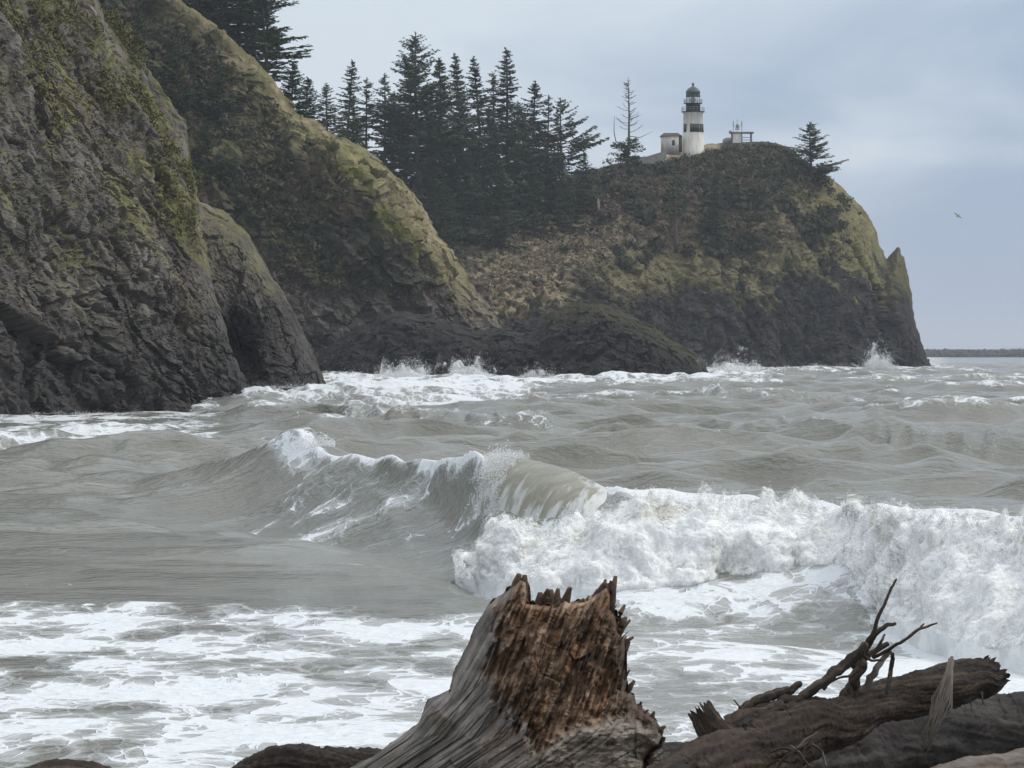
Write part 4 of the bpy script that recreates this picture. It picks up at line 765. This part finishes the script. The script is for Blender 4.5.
# ---------------------------------------------------------------- driftwood
M['drift'] = mat('driftwood', 'Col', .85, .35, 9., .012, 55., .25)
def log_points(name, pts, rad, nl, nr, seed, cols, parent=None, rough=.12, twist=1.2, jag0=0., jag1=0., knots=(), wet=0., wob=.25):
    """a log along px,py,Y points: lengthwise grain, splits, knots, torn ends"""
    W = np.array([at(*p) for p in pts]); rd = np.array(rad)*np.array([p[2] for p in pts])/F; r = np.random.default_rng(seed)
    s = np.r_[0, np.cumsum(np.linalg.norm(np.diff(W, axis=0), axis=1))]; ss = np.linspace(0, s[-1], nl)
    ker = np.hanning(max(5, nl//9*2+1)); ker /= ker.sum(); kk = len(ker)//2
    def sm(a): i = np.interp(ss, s, a); e = np.r_[2*i[0]-i[kk:0:-1], i, 2*i[-1]-i[-2:-kk-2:-1]]; return np.convolve(e, ker, 'valid')
    C = np.stack([sm(W[:, k]) for k in range(3)], 1); C[:, 2] += wob*rd.mean()*fbm(V3(ss*(2.2 if wob < .5 else 9.), seed, 0.), 3); C[:, 0] += (wob-.25)*rd.mean()*fbm(V3(ss*9., seed+5, 0.), 3); Rr = sm(rd)
    Tn = np.gradient(C, axis=0); Tn /= np.linalg.norm(Tn, axis=1)[:, None]; A = np.cross(Tn, (0, 0, 1.)); A /= np.linalg.norm(A, axis=1)[:, None]; B_ = np.cross(A, Tn)
    th = np.linspace(0, 2*math.pi, nr, endpoint=False); TH = th[None, :]+0*ss[:, None]; SS = ss[:, None]+0*TH
    ct, sn = np.cos(TH+twist*SS), np.sin(TH+twist*SS); q = V3(ct, sn, SS/Rr.mean()*.35)
    d = .16*fbm(q*1.1+seed, 3)+rough*ridged(V3(ct*3.5+.4*noise(V3(SS*2.,TH,seed+0*SS)), sn*3.5, SS*2.2)+seed, 3, .6)*.45+rough*.45*ridged(V3(ct*9, sn*9, SS*3.5)+seed, 3)+.05*fbm(V3(ct*3, sn*3, SS*14)+seed, 3)
    for (kt, ka, kr) in knots: dd = ((SS/s[-1]-kt)*s[-1]/(kr*Rr.mean()))**2+((np.mod(TH-ka+math.pi, 2*math.pi)-math.pi)/kr)**2; d += .30*np.exp(-dd*1.5)-.25*np.exp(-dd*9)
    taper = np.ones_like(SS)
    if jag0 == 0: taper *= np.sqrt(np.clip(SS/(Rr.mean()*.5), .0, 1))
    if jag1 == 0: taper *= np.sqrt(np.clip((s[-1]-SS)/(Rr.mean()*.5), .0, 1))
    RR = Rr[:, None]*(1+d)*taper
    off = np.zeros_like(SS)
    for jg, e in ((jag0, 0), (jag1, 1)):
        if jg:
            f_ = np.clip(1-(SS if e == 0 else s[-1]-SS)/(Rr.mean()*2.2), 0, 1); off += (1 if e else -1)*f_*jg*Rr.mean()*(ridged(V3(np.cos(th)*3.2, np.sin(th)*3.2, seed*1.)+e*7, 3)[None, :])
            RR *= 1-.16*f_*(1+fbm(V3(ct*5, sn*5, SS*3.), 3))
    P = C[:, None]+A[:, None]*(RR*np.cos(TH))[..., None]+B_[:, None]*(RR*np.sin(TH))[..., None]+Tn[:, None]*off[..., None]
    # end faces: rings that draw in, leaving a ragged hollow
    caps0 = [P[:1]+(C[0]+Tn[0]*k2-P[:1])*k1*np.ones((1, nr, 1)) for k1, k2 in ((.999, .45*Rr[0]), (.75, .35*Rr[0]), (.3, .1*Rr[0]))]
    caps1 = [P[-1:]+(C[-1]-Tn[-1]*k2-P[-1:])*k1*(1+.12*r.normal(size=(1, nr, 1))) for k1, k2 in ((.3, -.02*Rr[-1]), (.7, .3*Rr[-1]), (.999, .4*Rr[-1]))]
    Pa = np.concatenate(caps0[::-1]+[P]+caps1)
    g = fbm(V3(np.cos(TH+twist*SS)*5, np.sin(TH+twist*SS)*5, SS*1.5)+seed+50, 4, .6); g2 = fbm(V3(ct*1.5, sn*1.5, SS*1.6)+seed, 3)
    cc = [np.array(c) for c in cols]; Cc = mixn(np.broadcast_to(cc[0], P.shape), cc[1], sst(-.1, .7, g)*.8); Cc = mixn(Cc, cc[2], sst(.05, .55, g2)*.7)
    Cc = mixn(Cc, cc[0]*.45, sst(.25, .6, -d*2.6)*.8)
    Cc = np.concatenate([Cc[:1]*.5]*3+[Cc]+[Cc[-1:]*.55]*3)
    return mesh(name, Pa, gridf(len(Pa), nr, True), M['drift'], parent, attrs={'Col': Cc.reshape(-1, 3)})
GREY, BRN, DKW, TAN, RED = (.15, .135, .12), (.10, .07, .048), (.035, .028, .023), (.24, .20, .155), (.17, .085, .045)
WETG = (.055, .050, .047)
o = log_points('driftwood_log', [(640, 880, 18.2), (668, 822, 18.5), (705, 784, 18.8), (745, 759, 19.), (795, 739, 19.3), (840, 718, 19.5), (890, 700, 19.8), (940, 686, 20), (986, 676, 20.3)], [52, 46, 38, 32, 28, 20, 18, 20, 18], 420, 110, 3, [(.03, .024, .02), (.085, .06, .042), (.065, .048, .036)], jag1=.38, knots=((.62, 1.2, .35), (.75, 2.2, .3), (.4, 1.5, .3)), rough=.16)
tag(o, 'brown driftwood log propped up to the right with thin branches and a torn end', 'driftwood log'); LOG = o
def twig(nm, pts, rad, Y, seed, cols=(DKW, BRN, (.13, .105, .085)), jag=.0):
    r = np.random.default_rng(seed); return log_points(nm, [(a, b, Y+r.uniform(-.05, .05)) for a, b in pts], [q_*(.78 if q_ < 9 else 1) for q_ in rad], 70, 14, seed, cols, LOG, rough=.16, jag1=jag, wob=1.1, knots=((.35, 1., .7), (.7, 3.5, .6)))
twig('bough', [(735, 722), (760, 710), (784, 703), (816, 690), (836, 671), (855, 656), (866, 645)], [7, 7, 6, 6, 6, 5.5, 4.5], 19.35, 11)
twig('branch', [(852, 665), (862, 652), (871, 637), (880, 612), (890, 593), (897, 577)], [4, 3.2, 2.6, 2.0, 1.6, 1.1], 19.4, 12)
twig('branch', [(858, 660), (868, 645), (881, 629), (896, 622.5)], [3.8, 3.4, 2.8, 1.6], 19.4, 13)
twig('branch', [(852, 668), (868, 655), (879, 648), (887, 645)], [4, 3.8, 3.4, 3.], 19.5, 14, jag=.4)
twig('branch', [(872, 658), (888, 650), (903, 641.5), (921, 628), (929, 626), (938, 622.5)], [2.2, 1.9, 1.7, 1.7, 1.3, .8], 19.5, 15)
twig('branch', [(919, 630), (922, 626), (924.5, 624)], [1.3, 1., .7], 19.5, 16)
twig('branch', [(862, 694), (875, 670), (884, 659), (890, 653)], [4, 4, 3.2, 2.4], 19.55, 17, (GREY, (.2, .18, .16), TAN), .4)
twig('branch', [(887, 694), (891, 668), (893, 654)], [2.6, 2.5, 2.4], 19.6, 18, jag=.4)
twig('branch', [(838, 712), (850, 688), (858, 672), (866, 660)], [8, 7, 6, 5], 19.5, 19)
twig('branch', [(740, 712), (752, 705), (768, 696), (786, 690), (803, 687)], [6, 6, 6, 5, 3.5], 19.4, 20)
twig('branch', [(746, 712), (739, 706), (733.5, 699.5)], [1.2, 1., .8], 19.3, 21)
log_points('root', [(752, 772, 19.05), (731, 752, 19.03), (717, 735, 19.), (708, 721, 19.)], [24, 18, 14, 12], 120, 60, 22, (DKW, BRN, (.12, .09, .065)), LOG, rough=.2, jag1=.75)
twig('branch', [(728, 728), (745, 716), (768, 712), (790, 704)], [10, 7, 6, 5], 19.2, 26)
twig('branch', [(985, 672), (996, 674), (1006, 675.5)], [5, 4, 3.5], 20.3, 23, jag=.4)
twig('branch', [(782, 768), (796, 750), (808, 738), (818, 732)], [1.6, 1.5, 1.2, .8], 18.85, 24, (GREY, BRN, GREY))
twig('branch', [(790, 745), (800, 752), (806, 762)], [1.2, 1., .7], 18.85, 25, (GREY, BRN, GREY))
for k_, pts_ in enumerate(([(776, 772), (785, 757), (797, 748), (812, 742)], [(800, 770), (803, 752), (812, 738)], [(770, 752), (784, 748), (799, 753), (808, 764)], [(812, 744), (822, 752), (826, 766)], [(764, 768), (778, 760), (790, 762)])): twig('branch', pts_, [1.8, 1.6, 1.4, 1.][:len(pts_)], 18.8, 60+k_, (DKW, BRN, GREY))
for k_, pts_ in enumerate(([(858, 668), (849, 676), (838, 678), (828, 684)], [(876, 650), (882, 640), (885, 634)], [(783, 704), (790, 696), (793, 690)], [(824, 690), (828, 682), (826, 676)], [(862, 655), (872, 661), (883, 660)])): twig('branch', pts_, [1.8, 1.5, 1.2, .8][:len(pts_)], 19.35, 80+k_)
m = MB(); rr = np.random.default_rng(8)
for k in range(34):
    e = rr.uniform(0, 1); p0 = at(951+rr.normal(0, 1.2), 657+rr.uniform(-1, 6), 19.72); p1 = at(942+rr.normal(0, 4), 705+rr.normal(0, 6), 19.66); p2 = at(925+rr.normal(0, 5.5), 738+rr.normal(0, 8), 19.66)
    m.tube([p0, (p0+p1)/2+np.array((.004, 0, 0)), p1, p2], [.004, .006, .006, .0015], 4)
m.build('hanging_bark_strip', mat('grey_bark_fibre', (.17, .15, .13), .9, .25, 30.), LOG)
m = MB()
for k in range(16):
    x = rr.uniform(908, 985); y0 = 701-(x-908)*.06; p0 = at(x, y0-5, 20.1); l = rr.uniform(6, 18)
    m.tube([p0, at(x+rr.normal(0, 1.5), y0+l*.5, 20.1), at(x+rr.normal(0, 3), y0+l, 20.1)], [.005, .003, .0012], 4)
m.build('bark_fringe', M['bark'], LOG)['kind'] = 'stuff'
o = log_points('driftwood_log', [(700, 822, 20.9), (780, 790, 20.9), (850, 764, 21), (920, 742, 21.1), (1000, 730, 21.2), (1110, 722, 21.3)], [36, 36, 35, 33, 32, 32], 330, 100, 5, [WETG, (.04, .035, .032), (.075, .065, .055)], rough=.10, knots=((.55, 1.8, .4), (.4, 1.3, .3)))
tag(o, 'thick dark wet log lying behind and under the branched one', 'driftwood log')
o = log_points('driftwood_log', [(880, 812, 17.5), (940, 787, 17.6), (1000, 775, 17.8), (1100, 757, 18)], [19, 19, 19, 19], 200, 70, 9, [GREY, (.19, .155, .12), BRN], rough=.10)
tag(o, 'tan grey log crossing the bottom right corner of the photo', 'driftwood log')
o = log_points('driftwood_log', [(610, 785, 21.3), (650, 768, 21.3), (685, 763, 21.3), (740, 775, 21.3)], [20, 20, 20, 20], 140, 70, 13, [WETG, GREY, DKW], rough=.12)
tag(o, 'short dark grey log end in the gap between the stump and the branched log', 'driftwood log')
o = log_points('driftwood_log', [(215, 800, 21.6), (262, 775, 21.6), (300, 766, 21.6), (350, 771, 21.6), (420, 785, 21.6)], [14, 19, 20, 19, 18], 200, 80, 17, [DKW, WETG, (.055, .05, .04)], rough=.22)
tag(o, 'black furrowed log just showing left of the stump at the bottom edge', 'driftwood log')
o = log_points('driftwood_log', [(20, 792, 20), (55, 778, 20), (90, 779, 20.1), (135, 796, 20.2)], [17, 18, 17, 15], 150, 70, 21, [DKW, BRN, (.12, .085, .06)], rough=.15)
tag(o, 'rounded brown log end at the bottom left of the photo', 'driftwood log')

# ---- the torn stump
def stump():
    outl = [(268, 830), (318, 792), (345, 770), (372, 757), (398, 738), (418, 724), (424, 708), (428, 699), (449, 690), (455, 668), (466, 648), (474, 628), (484, 612), (493, 599), (503, 594), (507, 588), (514, 584), (520, 577), (526, 579), (530, 588), (527, 602), (533, 600), (537, 604),
            (541, 607), (548, 603), (556, 606), (563, 601), (570, 604), (578, 599), (584, 601), (591, 595), (598, 591), (606, 583), (612, 583), (610, 597), (614, 600), (612, 608), (618, 612), (615, 622), (622, 624), (620, 634), (627, 640), (626, 656), (624, 668), (628, 684), (626, 692), (634, 694), (636, 704), (646, 710), (656, 718), (663, 732), (660, 746), (650, 752), (644, 762), (652, 790), (664, 830)]
    nu, nv = 600, 340
    c = crest_curve(outl, nu, 1.4, 9); px, py = c[:, 0], c[:, 1]; Yc = 20.75
    pb = np.interp(px, [268, 664], [262, 672]); ybase = 905.
    W = np.linspace(0, 1, nv)**1.25                          # 0 on the outline, 1 at the foot
    wx = np.clip(W/.9, 0, 1)[None, :]
    PYs = py[:, None]+(ybase-py)[:, None]*W[None, :]
    ax = np.interp(PYs, [577, 640, 700, 770, 905], [565, 553, 540, 500, 470])       # columns gather towards the body axis as they go down
    PXs = px[:, None]+(pb-px)[:, None]*W[None, :]*.25+0*PYs
    e = polydist(PXs, PYs, [tuple(q) for q in c[::8]])
    hw = np.interp(PYs, [577, 640, 700, 770, 905], [55, 80, 110, 150, 190])
    k = np.clip(e/hw, 0, 1); dep = .52*np.sqrt(np.clip(1-(1-k)**2, 0, 1))+(PYs-577)/330*.25*np.sqrt(k)
    gx = (PXs-560)*.93+(PYs-690)*.37; gl_ = -(PXs-560)*.37+(PYs-690)*.93        # across and along the grain (leans like the left edge)
    q = V3(gx/26., gl_/150., 1.); qf = V3(gx/6.5, gl_/55., 2.)
    lf = PXs-np.interp(PYs, [577, 628, 690, 738, 792, 905], [515, 474, 440, 398, 318, 240]); sx_, sy_ = lf, PYs*1.15
    bord = np.interp(PYs, [575, 600, 612, 640, 665, 690, 715, 735, 760, 905], [512, 506, 500, 497, 490, 502, 508, 530, 545, 560])+11*fbm(V3(PXs/22, PYs/22, 3.), 4, .6)
    inner = sst(-12, 12, PXs-bord+14*fbm(V3(gx/5., gl_/40., 12.), 3))
    pale = sst(-6, 8, PYs-np.interp(PXs, [500, 540, 560, 590, 620, 640, 665], [775, 752, 735, 722, 717, 724, 735])+5*fbm(V3(PXs/9, PYs/9, 8.), 3))*sst(525, 550, PXs)
    torn = inner*(1-pale)
    dep = dep-torn*.15*sst(0, .35, k)
    dep += (1-torn)*(.007*ridged(V3(sx_/30, sy_/170, 1.), 4, .6)+.006*ridged(V3(sx_/6.5, sy_/60, 2.), 3, .6)+.05*fbm(V3(PXs/60, PYs/80, 5.), 4)+.012*facet(V3(sx_/16, sy_/50, 3.))-.018*np.exp(-(noise(V3(sx_/16, sy_/120, 40.))/.05)**2))
    tq = V3(gx/11., gl_/70., 6.)
    dep += torn*(.055*facet(V3(gx/30, gl_/60, 14.))+.05*ridged(tq, 3, .6)+.03*facet(V3(gx/9, gl_/26, 4.))+.045*fbm(V3(PXs/26, PYs/26, 9.), 4, .6)+.015*facet(V3(gx/4, gl_/12, 7.)))
    dep += pale*(.05+.03*fbm(V3(PXs/30, PYs/14, 2.), 4, .6)+.015*facet(V3(PXs/14, PYs/5, 2.)))
    # a crack and a knot hole in the torn face, a dark fold on the flank
    dep -= .06*np.exp(-((PXs-560)/5)**2-((PYs-652)/9)**2)+.05*np.exp(-((PXs-478)/9)**2-((PYs-672)/7)**2)
    dep += .10*np.exp(-((PXs-432)/20)**2-((PYs-712)/14)**2)
    dep -= .045*np.exp(-((PXs-(505-(PYs-690)*.5))/4)**2)*sst(680, 700, PYs)*sst(745, 720, PYs)
    Y = Yc-dep*np.minimum(1, e/5+.02)
    X = (PXs-512)/F*Y; Z = CH-(PYs-HZ)/F*Y; Pf = V3(X, Y, Z)
    # back: a shallower mirrored shell
    kb = np.clip(e/hw, 0, 1)[:, 1:]; Yb = Yc+.40*np.sqrt(np.clip(1-(1-kb)**2, 0, 1))+.03*ridged(q[:, 1:], 3)*np.minimum(1, e[:, 1:]/8)
    Pb = V3((PXs[:, 1:]-512)/F*Yc, Yb, CH-(PYs[:, 1:]-HZ)/F*Yc)
    P = np.concatenate([Pf[:, ::-1], Pb], 1)
    g = fbm(V3(gx/5., gl_/60., 12.), 4, .6); g2 = fbm(V3(PXs/34, PYs/40, 11.), 4, .6); g3 = fbm(V3(gx/9., gl_/90., 15.), 4, .6); g4 = fbm(V3(sx_/8., sy_/95., 15.), 4, .6)
    shell = mixn(np.broadcast_to(np.array((.115, .105, .095)), Pf.shape), (.27, .245, .215), sst(-.35, .5, g4+.6*g2)*.75); shell = mixn(shell, (.12, .085, .06), sst(.1, .6, g2)*.6); shell = mixn(shell, (.04, .034, .03), sst(.15, .6, fbm(V3(sx_/14, sy_/60, 44.), 4, .65))*.5); shell = mixn(shell, (.26, .245, .22), sst(.35, .7, fbm(V3(sx_/4, sy_/55, 47.), 3, .6))*.6)
    tornc = mixn(np.broadcast_to(np.array((.165, .103, .062)), Pf.shape), (.32, .225, .15), sst(-.1, .6, g+.5*g2)); tornc = mixn(tornc, (.22, .11, .055), sst(.05, .55, fbm(V3(gx/13, gl_/70, 20.), 4, .6))*.75); tornc = mixn(tornc, (.04, .027, .02), sst(.1, .6, -g-.2*g2)*.85)
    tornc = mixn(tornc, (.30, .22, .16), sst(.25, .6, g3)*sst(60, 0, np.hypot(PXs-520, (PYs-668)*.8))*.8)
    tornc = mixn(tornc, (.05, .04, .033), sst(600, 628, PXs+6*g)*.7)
    palec = mixn(np.broadcast_to(np.array((.27, .235, .195)), Pf.shape), (.16, .135, .115), sst(-.1, .5, fbm(V3(PXs/22, PYs/8, 30.), 4, .6))); palec = mixn(palec, (.06, .045, .036), sst(.3, .6, fbm(V3(PXs/9, PYs/6, 33.), 3))*.7)
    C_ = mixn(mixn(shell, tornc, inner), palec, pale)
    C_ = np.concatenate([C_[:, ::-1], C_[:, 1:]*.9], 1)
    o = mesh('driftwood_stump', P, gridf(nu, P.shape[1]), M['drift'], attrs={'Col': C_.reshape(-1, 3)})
    tag(o, 'big torn driftwood stump with grey flank and red brown broken heartwood', 'stump')
    # splinters standing along the broken rim and down the torn right side
    r = np.random.default_rng(31); m = MB()
    def spl(x, y, l, ang, wd, Y_):
        dx, dy = math.sin(ang)*l, -math.cos(ang)*l
        a = at(x-dx*.5, y-dy*.5, Y_); b_ = at(x+dx*.4, y+dy*.4, Y_); c_ = at(x+dx+r.normal(0, 1), y+dy, Y_+r.normal(0, .02)); wd = wd*20.5/F
        m.tube([a, (a+b_)/2+r.normal(0, .003, 3), b_, c_], [wd*.9, wd, wd*.8, wd*.45], 5)
    for _ in range(42):
        i = r.integers(int(nu*.46), int(nu*.90)); x, y = c[i]; 
        ang = np.interp(x, [480, 540, 600, 630, 660], [.25, .1, .3, .55, .9])+r.normal(0, .22); spl(x+r.normal(-2, 2), y+r.uniform(3, 10), r.uniform(4, 10), ang, r.uniform(1.6, 4.2), Yc-r.uniform(0, .12))
    for x, y, l, a, wd in ((612, 600, 24, .12, 4.5), (606, 600, 18, .2, 4), (618, 618, 14, .45, 3.5), (622, 630, 12, .6, 3), (516, 590, 16, .1, 6), (524, 592, 17, .05, 5.5), (452, 688, 8, .15, 1.6), (455, 693, 7, .3, 1.6), (450, 695, 6, -.1, 1.8)): spl(x, y, l, a, wd, Yc-.06)
    # the dark block standing behind the rim
    for k in range(11): x = 540+k*2.2+r.normal(0, 1.2); spl(x, 606, r.uniform(9, 22)-abs(k-6)*.7, .18+r.normal(0, .14), r.uniform(4, 7), Yc+.05+r.uniform(0, .12))
    for _ in range(70):
        x = r.uniform(520, 622); y = r.uniform(612, 700); i = np.argmin((PXs-x)**2+(PYs-y)**2); 
        if torn.ravel()[i] < .6: continue
        spl(x, y, r.uniform(5, 18), .38+r.normal(0, .12), r.uniform(.6, 1.8), Y.ravel()[i]-.005)
    mesh('splintered_rim', m.v, m.f, mat('dark_splinters', (.085, .058, .042), .9, .5, 14., .006, 70.), o)['kind'] = 'stuff'
stump()

# ---------------------------------------------------------------- sea air
hz = mesh('haze', [(x, y, z) for z in (-4, 140) for x, y in ((-9000, -60), (12000, -60), (12000, 31000), (-9000, 31000))], [(3, 2, 1, 0), (4, 5, 6, 7), (0, 1, 5, 4), (1, 2, 6, 5), (2, 3, 7, 6), (3, 0, 4, 7)], None, smooth=False)
hm = bpy.data.materials.new('sea_air'); hm.use_nodes = True; t = hm.node_tree; t.nodes.remove(t.nodes['Principled BSDF'])
pv = nd(t, 'ShaderNodeVolumePrincipled', Density=.00010); pv.inputs['Color'].default_value = (.86, .91, 1, 1); t.links.new(pv.outputs[0], t.nodes['Material Output'].inputs['Volume'])
hz.data.materials.append(hm); tag(hz, kind='stuff')
